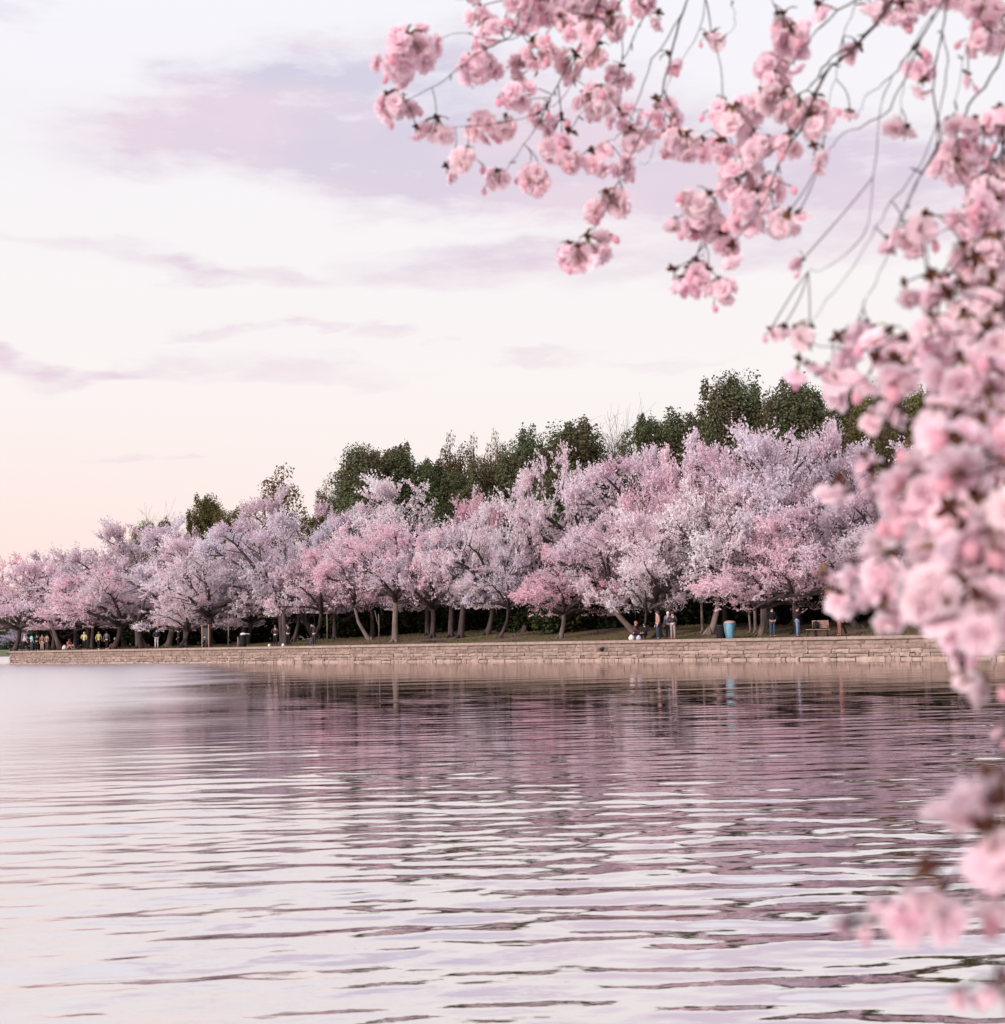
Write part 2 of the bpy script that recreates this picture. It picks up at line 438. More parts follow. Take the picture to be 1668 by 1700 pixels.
# return wall round the corner, running away from the camera
gr = Geo()
rd = np.array([-.33, 1.0]); rd /= np.linalg.norm(rd)
loc_rd = np.array([rd @ wd, rd @ nd])
gr.box((loc_rd[0] * 60 + .25, loc_rd[1] * 60 + .3, .56), (120, .45, 1.44), math.atan2(loc_rd[1], loc_rd[0]), a=.5)
gr.obj('return_wall', M_STONEJ, wall, False)
def stone_mesh(seed):
    r = np.random.default_rng(seed)
    # a block with a rough, faceted face towards -y: 3 x 3 front grid, straight back
    xs = [-.5, -.16, .18, .5]; zs = [-.5, .04, .5]
    V = []; idx = {}
    for i, x in enumerate(xs):
        for k, z in enumerate(zs):
            edge = i in (0, 3) or k in (0, 2)
            idx[i, k] = len(V)
            V.append((x + r.normal(0, .03), -.5 + (.17 if edge else -.03) + r.normal(0, .05), z + r.normal(0, .05)))
    for i in (0, 3):
        for k in (0, 2):
            idx['b', i, k] = len(V); V.append((xs[i], .5, zs[k]))
    Fc = [(idx[i, k], idx[i + 1, k], idx[i + 1, k + 1], idx[i, k + 1]) for i in range(3) for k in range(2)]
    b = lambda i, k: idx['b', i, k]
    Fc += [(b(0, 0), b(0, 2), idx[0, 2], idx[0, 1], idx[0, 0]), (b(3, 2), b(3, 0), idx[3, 0], idx[3, 1], idx[3, 2]),
           (b(3, 0), b(0, 0), idx[0, 0], idx[1, 0], idx[2, 0], idx[3, 0]), (b(0, 2), b(3, 2), idx[3, 2], idx[2, 2], idx[1, 2], idx[0, 2])]
    return np.array(V), Fc
SM = []
for k in range(10):
    V, Fc = stone_mesh(k); me = bpy.data.meshes.new('stone'); me.from_pydata(V.tolist(), [], Fc); me.update(); me.materials.append(M_STONE); SM.append((me, V, Fc))
courses = [(-.16, .15), (.165, .37), (.385, .60), (.615, .86), (.875, 1.115)]
s_near = st(place(1600, 0))[0]
r = random.Random(5)
cand = []
for ci, (z0, z1) in enumerate(courses):
    s = -.02 - r.random() * .3
    while s < LW - 1:
        ln = r.choice([.32, .45, .6, .8, 1.1, 1.4]) * (1.0 if ci > 1 else .75) * r.uniform(.85, 1.15)
        s0, s1 = max(s, -.02), s + ln
        if s1 - s0 > .15: cand.append((ci, s0, s1, z0, z1))
        s = s1 + r.uniform(.02, .055)
HOLE = st(place(997, 0))[0]
cand = [c for c in cand if not (c[0] == 3 and c[1] < HOLE < c[2])]
order = sorted([c for c in cand if c[2] < s_near], key=lambda c: -c[1])
single = set(order[:258]); gj = Geo()
def stone_tone(ci):
    base = [.78, .50, .60, .40, .44][ci]
    v = base + r.gauss(0, .14)
    if ci == 1 and r.random() < .12: v = .12
    return min(1, max(0, v))
for c in cand:
    ci, s0, s1, z0, z1 = c
    me, V, Fc = r.choice(SM); v = stone_tone(ci)
    y0 = [-.13, -.10, -.07, -.02, -.0][ci] + r.uniform(-.025, .025)
    if ci == 2 and r.random() < .5: y0 -= .03
    zt = r.uniform(-.045, .012); size = (s1 - s0, .34, z1 - z0 + zt); cen = ((s0 + s1) / 2, y0 + .17 + .02, (z0 + z1) / 2 + zt / 2)
    if c in single:
        o = bpy.data.objects.new('stone', me); C.objects.link(o); o.parent = wall
        o.location = cen; o.scale = size
        cr = [a_ + (b_ - a_) * v for a_, b_ in zip((.20, .148, .125), (.385, .298, .255))]
        o.color = (*cr, 1)
    else:
        gj.add(V * np.array(size) + np.array(cen), Fc, v)
o = gj.obj('stone_courses', M_STONEJ, wall, False); o['kind'] = 'stuff'
s = -.15; k = 0
while s < LW - 3:
    ln = r.uniform(2.2, 3.4)
    me, V, Fc = SM[k % 10]
    g = Geo()
    o = bpy.data.objects.new('coping_slab', bpy.data.meshes.get('coping_slab') or None) if False else None
    gx = Geo(); V = np.array([(x, y, z) for x in (0, ln * .5, ln - .02) for (y, z) in ((-.12, 1.13), (-.12, 1.285), (-.09, 1.305), (.55, 1.31), (.55, 1.13))])
    V[:, 1] += np.repeat([r.uniform(-.012, .012) for _ in range(3)], 5)
    Fc = []
    for i in range(2):
        for j in range(5):
            Fc.append((i * 5 + j, i * 5 + (j + 1) % 5, (i + 1) * 5 + (j + 1) % 5, (i + 1) * 5 + j)[::-1])
    Fc += [(0, 1, 2, 3, 4), (14, 13, 12, 11, 10)]
    gx.add(V, Fc)
    o = gx.obj('coping_slab', M_STONE, wall, False); o.location = (s, 0, 0)
    v = r.uniform(.38, .62)
    o.color = (*[a_ + (b_ - a_) * v for a_, b_ in zip((.20, .148, .125), (.385, .298, .255))], 1)
    s += ln; k += 1
M_BLACK = plain('black_paint_and_hole_dark', (.012, .012, .014), .6, .2)
g = Geo(); g.tube([(HOLE, -.06, .74), (HOLE, .09, .74)], .105, 10); g.tube([(HOLE + .12, -.065, .80), (HOLE + .12, .09, .80)], .085, 10)
g.obj('drain_hole', M_BLACK, wall)  # solid black stubs paint the unlit inside of the hole

# ------------------------------------------------------------------ cherry trees
def nrm(v): return v / (np.linalg.norm(v) + 1e-9)
def leaf_quads(P, size, rng, up=None, flat=.0, out=None):
    """one bent quad per point"""
    n = len(P)
    nn = rng.normal(size=(n, 3)); nn[:, 2] += flat
    if out is not None: nn += out
    nn /= np.linalg.norm(nn, axis=1)[:, None]
    a = np.cross(nn, rng.normal(size=(n, 3))); a /= np.linalg.norm(a, axis=1)[:, None]
    b = np.cross(nn, a)
    s = (size * rng.uniform(.65, 1.35, n))[:, None]
    k = rng.uniform(.55, 1.0, n)[:, None]
    V = np.stack([P - a * s - b * s * k * .5, P + a * s * .3 - b * s * k + nn * s * .3, P + a * s + b * s * .4 * k, P - a * s * .2 + b * s * k + nn * s * .25], 1)
    Fq = np.arange(4 * n).reshape(n, 4)
    v = np.repeat(rng.beta(1.6, 1.3, n), 4)
    return V.reshape(-1, 3), Fq, v

def cherry_variant(seed, lean=(0, 0), flat=.45, nl=8, upb=.3, trunk_h=1.7, spread=1.0, dens=1.0, droop=3, zmin=1.35):
    """natural size: crown about 8 m wide, 7 m high; returns trunk, limbs, twigs, blossoms"""
    rg = np.random.default_rng(seed); ru = rg.uniform
    trunk = Geo(); limbs = Geo(); twigs = Geo()
    base = np.array([0, 0, -.25]); top = np.array([lean[0], lean[1], trunk_h])
    mid = (base + top) / 2 + np.array([lean[0] * .22 + ru(-.06, .06), lean[1] * .2, 0.1])
    tp = [base, base * .7 + np.array([0, 0, .05]), base * .5 + mid * .5, mid, mid * .45 + top * .55, top]
    trunk.tube(tp, [.31, .21, .15, .13, .12, .12], 9)
    for k in range(4):
        a = ru(0, 6.28); trunk.tube([(0, 0, .18), (.28 * math.cos(a), .28 * math.sin(a), -.02), (.55 * math.cos(a), .55 * math.sin(a), -.2)], [.09, .06, .03], 5)
    pts = []
    def path(p, d, L, nseg, curve):
        P = [p]; d = nrm(d)
        for i in range(nseg):
            d = nrm(d + curve * (1.0 / nseg) + rg.normal(0, .13, 3))
            P.append(P[-1] + d * L / nseg)
        return np.array(P)
    def along(P, f):
        x = f * (len(P) - 1); i = min(int(x), len(P) - 2); return P[i] + (P[i + 1] - P[i]) * (x - i), nrm(P[i + 1] - P[i])
    def blossoms(P, L, f0, step, jit):
        n = max(2, int(L * (1 - f0) / step))
        for f in np.linspace(f0, 1, n):
            pts.append(along(P, f)[0] + rg.normal(0, jit, 3))
    def twigset(P, L, f0, step, tl):
        n = max(2, int(L * (1 - f0) / step))
        for f in np.linspace(f0, 1, n):
            q, d = along(P, f)
            dd = rg.normal(size=3) * np.array([.8, .8, .8 * flat + .15]) + d * .55 + np.array([0, 0, upb])
            l3 = tl * ru(.5, 1.25)
            T = path(q, dd, l3, 3, np.array([0, 0, upb * .4]))
            if ru() < .28: twigs.tube(T, [.012, .009, .006, .004], 3, cap=False)
            blossoms(T, l3, .1, .027, .038)
            if ru() < .75:
                q2, _ = along(T, .5); T2 = path(q2, nrm(dd) + rg.normal(size=3) * .8, l3 * .6, 2, np.array([0, 0, .1]))
                blossoms(T2, l3 * .6, .1, .027, .038)
    for i in range(nl):
        a = 2 * math.pi * (i + ru(-.25, .25)) / nl
        e = R([28, 50, 36, 66, 24, 58, 42, 75, 32][i % 9] + ru(-6, 6))
        L = (5.2 if e < R(45) else 3.9) * ru(.88, 1.08) * (1 if e > R(45) else spread)
        d = np.array([math.cos(a) * math.cos(e), math.sin(a) * math.cos(e), math.sin(e)])
        cv = np.array([math.cos(a) * .45, math.sin(a) * .45, -.35 if e < R(45) else -.05])
        P = path(top - (top - mid) * ru(0, .35), d, L, 7, cv)
        limbs.tube(P, np.linspace(.12, .018, 8), 6)
        n2 = 11
        for f in np.linspace(.22, .97, n2):
            q, dl = along(P, f)
            side = rg.normal(size=3); side[2] *= flat; side = nrm(side - dl * (side @ dl))
            d2 = side * .9 + dl * .7 + np.array([0, 0, .12 if f > .5 else -.12]); d2[2] *= (1 if e > R(60) else .8)
            L2 = ru(.9, 1.9) * (1.15 - .45 * f)
            P2 = path(q, d2, L2, 4, np.array([0, 0, -.12 if e < R(40) else .1]))
            limbs.tube(P2, [.036, .027, .02, .013, .007], 4, cap=False)
            twigset(P2, L2, .15, .17, .55); blossoms(P2, L2, .3, .06, .05)
        twigset(P, L, .45, .22, .6)
        if e < R(40):                      # a drooping skirt at the ends of low limbs
            for k in range(droop):
                q, dl = along(P, ru(.6, 1)); Pd = path(q, dl * .7 + rg.normal(size=3) * .45 + np.array([0, 0, -.5]), ru(.8, 1.4), 3, np.array([0, 0, -.5]))
                twigs.tube(Pd, [.02, .014, .01, .006], 3, cap=False); twigset(Pd, 1.1, .1, .15, .4)
    ph = rg.uniform(0, 6.28, 4); cc = np.array([lean[0] * .8, lean[1] * .8, 2.5])
    def shape(P):
        '''draws long shoots back to a rounded, lobed crown whose outer boughs droop'''
        P = np.array(P, float); d = P - cc
        dn = d / np.stack([np.full(len(P), 4.7), np.full(len(P), 4.7), np.where(d[:, 2] > 0, 3.9, 2.0)], 1)
        r = np.linalg.norm(dn, axis=1) + 1e-6; a = np.arctan2(d[:, 1], d[:, 0]); e = np.arcsin(np.clip(dn[:, 2] / r, -1, 1))
        env = 1 + .12 * np.sin(3 * a + ph[0] + 2 * e) + .07 * np.sin(7 * a + ph[1]) * np.cos(6 * e + ph[2]) + .05 * np.sin(9 * e + ph[3])
        q = r / env; q2 = np.where(q > .78, .78 + (q - .78) * .26, q)
        Q = cc + d * (q2 / q)[:, None]
        rxy = np.hypot(Q[:, 0], Q[:, 1]); Q[:, 2] -= .032 * np.clip(rxy - .8, 0, 9) ** 2 * (1.0 if droop else .6)
        return Q, q2
    for gg in (limbs, twigs): gg.V = [shape(v_)[0] for v_ in gg.V]
    P, q2 = shape(np.array(pts)); pts = list(P)
    rim = np.where((q2 > .74) & (P[:, 2] > 2.2))[0]
    for i in rg.choice(rim, min(1500, len(rim)), replace=False):
        o_ = P[i]; d = nrm((o_ - cc) * np.array([1, 1, .8])) + np.array([0, 0, .18]) + rg.normal(0, .4, 3); d = nrm(d); L = ru(.25, .62)
        for f in np.linspace(.1, 1, 10): pts.append(o_ + d * L * f + rg.normal(0, .022, 3))
    P = np.array(pts)
    fld = np.sin(1.7 * P[:, 0] + ph[0]) * np.sin(1.9 * P[:, 1] + ph[1]) + .8 * np.sin(2.6 * P[:, 2] + ph[2] + .6 * np.sin(1.3 * P[:, 0] + ph[3]))
    keep = (rg.random(len(P)) < dens) & ((fld > -.62) | (rg.random(len(P)) < .15))
    # thin out the innermost part so limbs show
    P = P[keep & (P[:, 2] > zmin)]
    P2 = P[rg.random(len(P)) < .45] + rg.normal(0, .06, (int(0), 3)) if False else P
    V, Fq, v = leaf_quads(P, .042, rg, flat=.3)
    return trunk, limbs, twigs, (V, Fq, v)
CH = []
specs = [dict(lean=(.3, 0), flat=.35, nl=7), dict(lean=(-.9, .1), flat=.3, nl=8, upb=.25, spread=1.1), dict(lean=(.1, 0), flat=.5, nl=9, upb=.35, trunk_h=2.2, droop=1, zmin=1.6),
         dict(lean=(-1.6, 0), flat=.4, nl=8, upb=.4, trunk_h=2.3, droop=0, zmin=2.1), dict(lean=(.5, -.2), flat=.22, nl=9, upb=.15, spread=1.15),
         dict(lean=(-.2, 0), flat=.55, nl=9, upb=.4, trunk_h=2.2), dict(lean=(.9, 0), flat=.3, nl=8, upb=.3, dens=.8, trunk_h=2.2, droop=0, zmin=1.9), dict(lean=(0, .3), flat=.4, nl=9, upb=.4)]
for k, s_ in enumerate(specs):
    tr, lb, tw, (V, Fq, v) = cherry_variant(100 + k, **s_)
    kk = []
    for nm, gg, mt in (('trunk', tr, M_BARK), ('limbs', lb, M_BARK), ('twigs', tw, M_TWIG)):
        o = gg.obj(nm, mt); me = o.data; bpy.data.objects.remove(o); kk.append((nm, me))
    o = mesh_obj('crown', V, Fq, M_BLOSSOM, attr=v); me = o.data; bpy.data.objects.remove(o); kk.append(('crown', me))
    lo, hi = np.percentile(V, 1.5, axis=0), np.percentile(V, 99.6, axis=0)
    CH.append((kk, lo, hi))
    NT = locals().get('NT', 0) + len(Fq); print('cherry', k, len(Fq), lo.round(2), hi.round(2))

PINK = {'white': (.91, .89, .905), 'pale': (.91, .85, .88), 'lilac': (.83, .80, .86), 'pink': (.91, .755, .81), 'rose': (.88, .67, .735),
        'dusty': (.80, .73, .77), 'deep': (.82, .62, .69), 'mauve': (.86, .77, .83)}
WIDE = 1.62
def cherry(var, px, t, wpx, top, col, label, rz=None, group='cherry trees in blossom on the far bank', pale_bark=False, flip=1, deep=None):
    p = place(px, t); z = ground_z(p); s_ = sc_at(p)
    kk, lo, hi = CH[var % len(CH)]
    H = HC + (yh(px) - top) / s_ - z
    W = wpx * WIDE * (1.02 if t > 10.5 else 1.0) / s_
    rz = random.uniform(-.35, .35) if rz is None else rz
    sx = W / ((hi[0] - lo[0])); sz = H / hi[2]
    cxo = (hi[0] + lo[0]) / 2 * sx * flip
    o = thing('cherry_tree', label, 'tree', (p[0] - cxo * math.cos(rz), p[1] - cxo * math.sin(rz), z), rz, group)
    o.scale = (sx * flip, (deep or 1) * (sx * .6 + sz * .4), sz)
    c = PINK[col]
    for nm, me in kk:
        ch = bpy.data.objects.new(nm, me); C.objects.link(ch); ch.parent = o
        ch.color = (*c, 1)
        if nm in ('twigs', 'limbs'): ch['kind'] = 'stuff'
        if nm in ('trunk',) and pale_bark:
            ch.material_slots[0].link = 'OBJECT'; ch.material_slots[0].material = M_BARKL
    return o
G1 = 'cherry trees in the row along the sea wall'; G2 = 'taller cherry trees in the rows behind'
ROW = [
 # variant, px, t, width px, top row, colour, label
 (4, 38, 4.0, 150, 962, 'pink', 'leftmost low pink cherry tree overhanging the corner of the wall', G1),
 (1, 100, 5.5, 150, 925, 'mauve', 'mauve cherry tree with thick leaning trunk near the wall corner', G1),
 (4, 205, 4.2, 170, 948, 'pink', 'low spreading pink cherry tree over the two people in yellow jackets', G1),
 (0, 290, 8.0, 150, 882, 'dusty', 'cherry tree with bare dark upright limbs showing high in its crown', G1),
 (6, 318, 3.2, 100, 985, 'pale', 'small pale cherry tree with boughs drooping almost to the wall top', G1),
 (7, 370, 5.0, 160, 892, 'pale', 'whitish cherry tree above the low dark information panel', G1),
 (5, 455, 6.5, 165, 850, 'lilac', 'tall lilac cherry tree over the pair in dark coats', G1),
 (6, 540, 5.0, 105, 905, 'pink', 'pink cherry tree left of the leaning pale trunk', G1),
 (3, 585, 6.0, 100, 895, 'mauve', 'cherry tree whose curved pale trunk leans left above the grass', G1),
 (2, 662, 4.6, 168, 868, 'pink', 'round pink cherry tree on a single slim trunk, mid bank', G1),
 (7, 738, 7.0, 140, 880, 'lilac', 'lilac cherry tree on the thick trunk beside the fallen log', G1),
 (4, 825, 8.5, 160, 858, 'pale', 'pale cherry tree with flat tiers right of the thick trunks', G1),
 (6, 850, 5.5, 90, 905, 'lilac', 'thin lilac cherry tree on a slender trunk over bare earth', G1),
 (0, 940, 5.0, 120, 905, 'rose', 'small rose pink cherry tree on a straight light trunk', G1),
 (3, 1005, 6.5, 170, 858, 'mauve', 'cherry tree with long trunk leaning left over open dark shade', G1),
 (6, 1078, 2.6, 75, 915, 'white', 'white cherry bough tree hanging down over the crouching person', G1),
 (7, 1120, 4.6, 170, 850, 'pale', 'pale pink cherry tree above the pair standing on the wall', G1),
 (4, 1195, 5.5, 170, 822, 'white', 'white cherry tree left of the blue bin', G1),
 (0, 1275, 4.2, 160, 880, 'pink', 'pink cherry tree hanging low over the cluster of pale trunks', G1),
 (7, 1345, 5.0, 150, 860, 'pink', 'pink cherry tree reaching over the two people in jeans', G1),
 (1, 1420, 6.5, 180, 830, 'mauve', 'dull mauve cherry tree above the park bench', G1),
 (5, 1520, 5.5, 170, 850, 'dusty', 'dusty cherry tree right of the bench behind foreground blossom', G1),
 (7, 1620, 5.5, 180, 850, 'mauve', 'rightmost front cherry tree mostly hidden by foreground blossom', G1),
 # second row
 (4, 72, 10, 140, 925, 'rose', 'deep pink cherry tree behind the wall corner', G2),
 (2, 130, 12, 130, 912, 'dusty', 'dusty pink cherry tree with a round top, far left', G2),
 (5, 195, 12, 120, 900, 'dusty', 'dusty cherry tree with thin bare shoots on top, far left', G2),
 (7, 255, 14, 130, 868, 'dusty', 'dusty cherry tree beneath the leftmost dark evergreens', G2),
 (1, 345, 13, 150, 862, 'lilac', 'bluish white cherry tree below the low green tree', G2),
 (0, 410, 15, 120, 860, 'dusty', 'dusty cherry tree under the thin bronze conifer', G2),
 (1, 520, 13, 170, 812, 'dusty', 'large dusty lilac cherry tree left of the round evergreen', G2),
 (5, 600, 14, 110, 838, 'lilac', 'lilac cherry tree below the round evergreen', G2),
 (7, 722, 15, 180, 795, 'white', 'white topped cherry tree with dark inside against the evergreens', G2),
 (6, 800, 18, 130, 826, 'rose', 'rosy cherry tree low between the white tree and tall cypress', G2),
 (4, 905, 13, 150, 812, 'white', 'white cherry tree in flat tiers below the middle evergreens', G2),
 (4, 985, 15, 170, 752, 'pale', 'tall pale cherry tree with horizontal tiers against the evergreens', G2),
 (5, 1085, 13, 190, 742, 'mauve', 'tall mauve cherry tree with feathery top, right of centre', G2),
 (2, 1180, 15, 150, 740, 'pink', 'feathery pink cherry tree below the tallest evergreens', G2),
 (2, 1260, 13, 200, 712, 'mauve', 'tallest feathery pink cherry tree under the spired evergreens', G2),
 (7, 1360, 11, 210, 722, 'lilac', 'large silvery white cherry tree behind the bench', G2),
 (5, 1400, 16, 150, 698, 'mauve', 'pink cherry crown topping the silvery white tree', G2),
 (1, 1500, 14, 170, 738, 'lilac', 'lilac cherry tree behind the foreground blossom at right', G2),
 (7, 1610, 14, 190, 740, 'mauve', 'cherry tree at the far right behind foreground blossom', G2),
]
for i, (var, px, t, wpx, top, col, lab, grp) in enumerate(ROW):
    cherry(var, px, t, wpx, top, col, lab, group=grp, pale_bark=var in (3, 2, 0) or i in (13, 17, 18), flip=1)
# more of the same rows filling the depth of the bank, each only a patch of blossom between the others
for i, (px, t, wpx, top, col) in enumerate([(165, 9, 120, 950, 'dusty'), (240, 9.5, 120, 930, 'mauve'), (340, 9, 120, 935, 'lilac'), (420, 10, 120, 925, 'dusty'), (500, 10, 120, 910, 'lilac'),
        (560, 10, 120, 900, 'dusty'), (640, 11, 130, 890, 'lilac'), (700, 12, 120, 870, 'mauve'), (780, 12, 130, 870, 'lilac'), (880, 10, 130, 880, 'pale'),
        (1120, 10, 140, 800, 'pink'), (1210, 10, 150, 790, 'pale'), (1300, 9, 150, 800, 'pale'), (1400, 10, 150, 800, 'dusty'), (1480, 10, 150, 800, 'mauve')]):
    cherry([7, 1, 5, 0, 4, 2][i % 6], px, t, wpx, top, col, 'cherry tree in blossom glimpsed only between the crowns of its neighbours', group='cherry trees between the two rows')

# ------------------------------------------------------------------ evergreens and other trees behind
def evergreen_variant(seed, kind):
    """natural size about 8 m wide, 14 m high; crown from .5 m up"""
    rg = np.random.default_rng(seed)
    trunk = Geo(); trunk.tube([(0, 0, -.4), (.1, 0, 4), (0, .1, 9), (0, 0, 12.5)], [.38, .28, .16, .04], 7)
    pts = []; outs = []
    lobes = []
    for k in range({'round': 60, 'spire': 62, 'airy': 46, 'cypress': 30}[kind]):
        z = rg.uniform(.10, .97)
        if kind == 'round': rad = 4.0 * math.sqrt(max(.02, 1 - ((z - .52) / .52) ** 2)); 
        elif kind == 'spire': rad = 4.0 * (1 - z) ** .55 * (.75 + .4 * rg.random())
        elif kind == 'cypress': rad = 1.6 * (1 - z) ** .5
        else: rad = 3.6 * (1 - z) ** .6
        a = rg.uniform(0, 6.28); q = rad * rg.uniform(.45, .95)
        c = np.array([q * math.cos(a), q * math.sin(a), z * 13.4])
        s_ = rg.uniform(.9, 1.7) * (.75 if kind in ('airy', 'cypress') else 1)
        lobes.append((c, np.array([s_, s_, s_ * (1.5 if kind in ('spire', 'cypress') else .85)])))
    if kind == 'spire':
        for k in range(7):
            a = rg.uniform(0, 6.28); q = rg.uniform(0, 2.6); lobes.append((np.array([q * math.cos(a), q * math.sin(a), 12.6 - q * .9 + rg.uniform(-.5, .9)]), np.array([.38, .38, 1.5])))
    if kind == 'airy':
        for c, s_ in lobes:
            trunk.tube([(0, 0, max(1, c[2] - 2)), tuple(c * .6 + np.array([0, 0, c[2] * .35])), tuple(c + np.array([0, 0, .4]))], [.06, .04, .012], 4)
    if kind in ('round', 'spire'):
        for k in range(46):
            i = int(rg.integers(len(lobes))); c0, s0 = lobes[i]
            if c0[2] < 5: continue
            d = nrm(np.array([rg.normal(), rg.normal(), abs(rg.normal()) + .5])); lobes.append((c0 + d * s0 * 1.12, np.array([.3, .3, rg.uniform(.5, 1.0)])))
    nleaf = {'round': 1150, 'spire': 1080, 'airy': 110, 'cypress': 300}[kind]
    for c, s_ in lobes:
        nl_ = nleaf if s_[0] > .35 or kind in ('airy', 'cypress') else 110
        d = rg.normal(size=(nl_, 3)); d /= np.linalg.norm(d, axis=1)[:, None]
        rr = rg.uniform(.45, 1.12, nl_) ** .6
        bump = 1 + .25 * np.sin(d[:, 0] * 5 + c[0]) * np.sin(d[:, 2] * 6 + c[1])
        P = c + d * s_ * (rr * bump)[:, None]
        pts.append(P); outs.append(d * 1.1)
    P = np.concatenate(pts); O = np.concatenate(outs)
    k = P[:, 2] > .3; P, O = P[k], O[k]
    V, Fq, v = leaf_quads(P, {'airy': .085, 'cypress': .07}.get(kind, .078), rg, out=O, flat=.2)
    # sprigs that stick out of the outline
    return trunk, (V, Fq, v)
EV = {}
for nm, kind, seed in (('round', 'round', 1), ('round2', 'round', 2), ('spire', 'spire', 3), ('spire2', 'spire', 4), ('airy', 'airy', 5), ('cypress', 'cypress', 6)):
    tr, (V, Fq, v) = evergreen_variant(seed, kind)
    o = tr.obj('trunk', M_BARK); tme = o.data; bpy.data.objects.remove(o)
    o = mesh_obj('crown', V, Fq, M_BRONZE if kind in ('airy', 'cypress') else M_EVER, attr=v); cme = o.data; bpy.data.objects.remove(o)
    lo, hi = np.percentile(V, 1, axis=0), V.max(axis=0)
    EV[nm] = (tme, cme, lo, hi); print('evergreen', nm, len(Fq))
def evergreen(kind, px, t, wpx, top, tint, label, name='evergreen_tree', group='evergreens behind the cherry trees', extra=0):
    p = place(px, t); z = ground_z(p); s_ = sc_at(p)
    tme, cme, lo, hi = EV[kind]
    H = HC + (yh(px) - top) / s_ - z; W = wpx * 1.35 / s_
    o = thing(name, label, 'tree', (p[0], p[1], z), random.uniform(0, 6.28), group)
    sx = W / (hi[0] - lo[0]); o.scale = (sx, sx, H / hi[2])
    for nm, me in (('trunk', tme), ('crown', cme)):
        ch = bpy.data.objects.new(nm, me); C.objects.link(ch); ch.parent = o; ch.color = (*tint, 1)
    return o
g0 = (1, 1, 1); gb = (.85, .95, .85); gy = (1.25, 1.1, .8); gd = (.8, .85, .8)
EVG = [
 ('round2', 636, 24, 135, 731, g0, 'second dark evergreen within the big rounded clump left of centre'),
 ('round2', 690, 31, 110, 752, g0, 'evergreen filling in right of the big round one'), ('round2', 835, 30, 120, 748, g0, 'broad evergreen under the lone thin spire'), ('round2', 1195, 31, 130, 668, g0, 'evergreen filling in left of the tallest spire'), ('round', 1275, 30, 130, 655, g0, 'evergreen filling in right of the tallest spire'),
 ('round', 262, 28, 70, 856, gy, 'low bushy evergreen left of the small green treetops'),
 ('spire', 345, 30, 75, 816, gy, 'pointed green treetop standing above the left cherry crowns'),
 ('round2', 395, 28, 85, 832, gy, 'rounded olive green treetop left of the thin bronze tree'),
 ('round', 545, 32, 80, 815, (1.2, 1, .8), 'small olive tree left of the big round evergreen'),
 ('round', 638, 25, 150, 728, g0, 'big round dark evergreen left of centre'),
 ('round2', 600, 30, 90, 775, g0, 'lower left shoulder evergreen beside the big round one'),
 ('round2', 725, 28, 110, 760, gb, 'dark evergreen between the big round one and bronze shoots'),
 ('round', 790, 29, 120, 770, gb, 'broad dark evergreen beneath the bronze shoots'),
 ('spire2', 880, 28, 95, 702, g0, 'pointed evergreen left of the middle clump'),
 ('spire', 958, 27, 140, 690, g0, 'broad pointed evergreen of the middle clump'),
 ('round', 1000, 31, 80, 745, gy, 'small olive evergreen at the right end of the middle clump'),
 ('round2', 1090, 27, 110, 672, gd, 'evergreen at the left end of the tall right group'),
 ('spire2', 1150, 29, 130, 672, g0, 'dark evergreen left of the tallest spire'),
 ('spire', 1228, 28, 130, 608, g0, 'tallest spired evergreen on the right of the bank'),
 ('spire2', 1320, 27, 140, 612, g0, 'dark evergreen right of the tallest spire'),
 ('round', 1395, 29, 150, 620, gd, 'dark evergreen behind the drooping foreground blossoms'),
 ('spire', 1470, 27, 130, 632, gy, 'olive evergreen right of the dark tall group'),
 ('round2', 1545, 26, 140, 632, gy, 'brownish green evergreen nearest the right blossom mass'),
 ('round', 1640, 26, 150, 640, g0, 'evergreen at the right edge behind foreground blossom'),
]
for a in EVG: evergreen(*a)
for a in [('airy', 752, 30, 50, 712, (.8, .8, .7), 'thin bronze green spire left of its twin'), ('airy', 792, 30, 48, 716, (.8, .8, .7), 'thin bronze green spire right of its twin'),
          ('airy', 832, 31, 40, 708, (1.1, 1, .9), 'thin lone spire left of the middle evergreens')]:
    evergreen(*a, name='conifer_tree', group='narrow conifers behind the cherry trees')
for a in [('airy', 470, 30, 105, 768, (1, .85, .8), 'thin bronze see-through tree above the left cherry crowns'), ('airy', 542, 34, 50, 790, (1.2, 1, 1), 'small bronze see-through tree left of the round evergreen'),
          ('airy', 770, 32, 90, 730, (.9, .8, .7), 'bronze see-through tree among the twin narrow spires'), ('airy', 228, 22, 60, 872, (1.2, .9, .9), 'sparse reddish tree at the left end of the treetops'),
          ('airy', 820, 33, 60, 730, (1.1, 1, .9), 'sparse bronze tree beside the lone thin spire')]:
    evergreen(*a, name='budding_tree', group='sparse budding trees behind the cherry trees')
# dark evergreen fill lower down so that no sky shows between the trunks
for i, px in enumerate(range(560, 1700, 62)):
    evergreen(['round', 'round2', 'spire2'][i % 3], px + (i * 37) % 30, 23 + (i % 3) * 2, 130, 905 - 0.075 * (px - 560), gd,
              'dark evergreen filling the shade behind the cherry rows', group='dark evergreens in the shade behind')
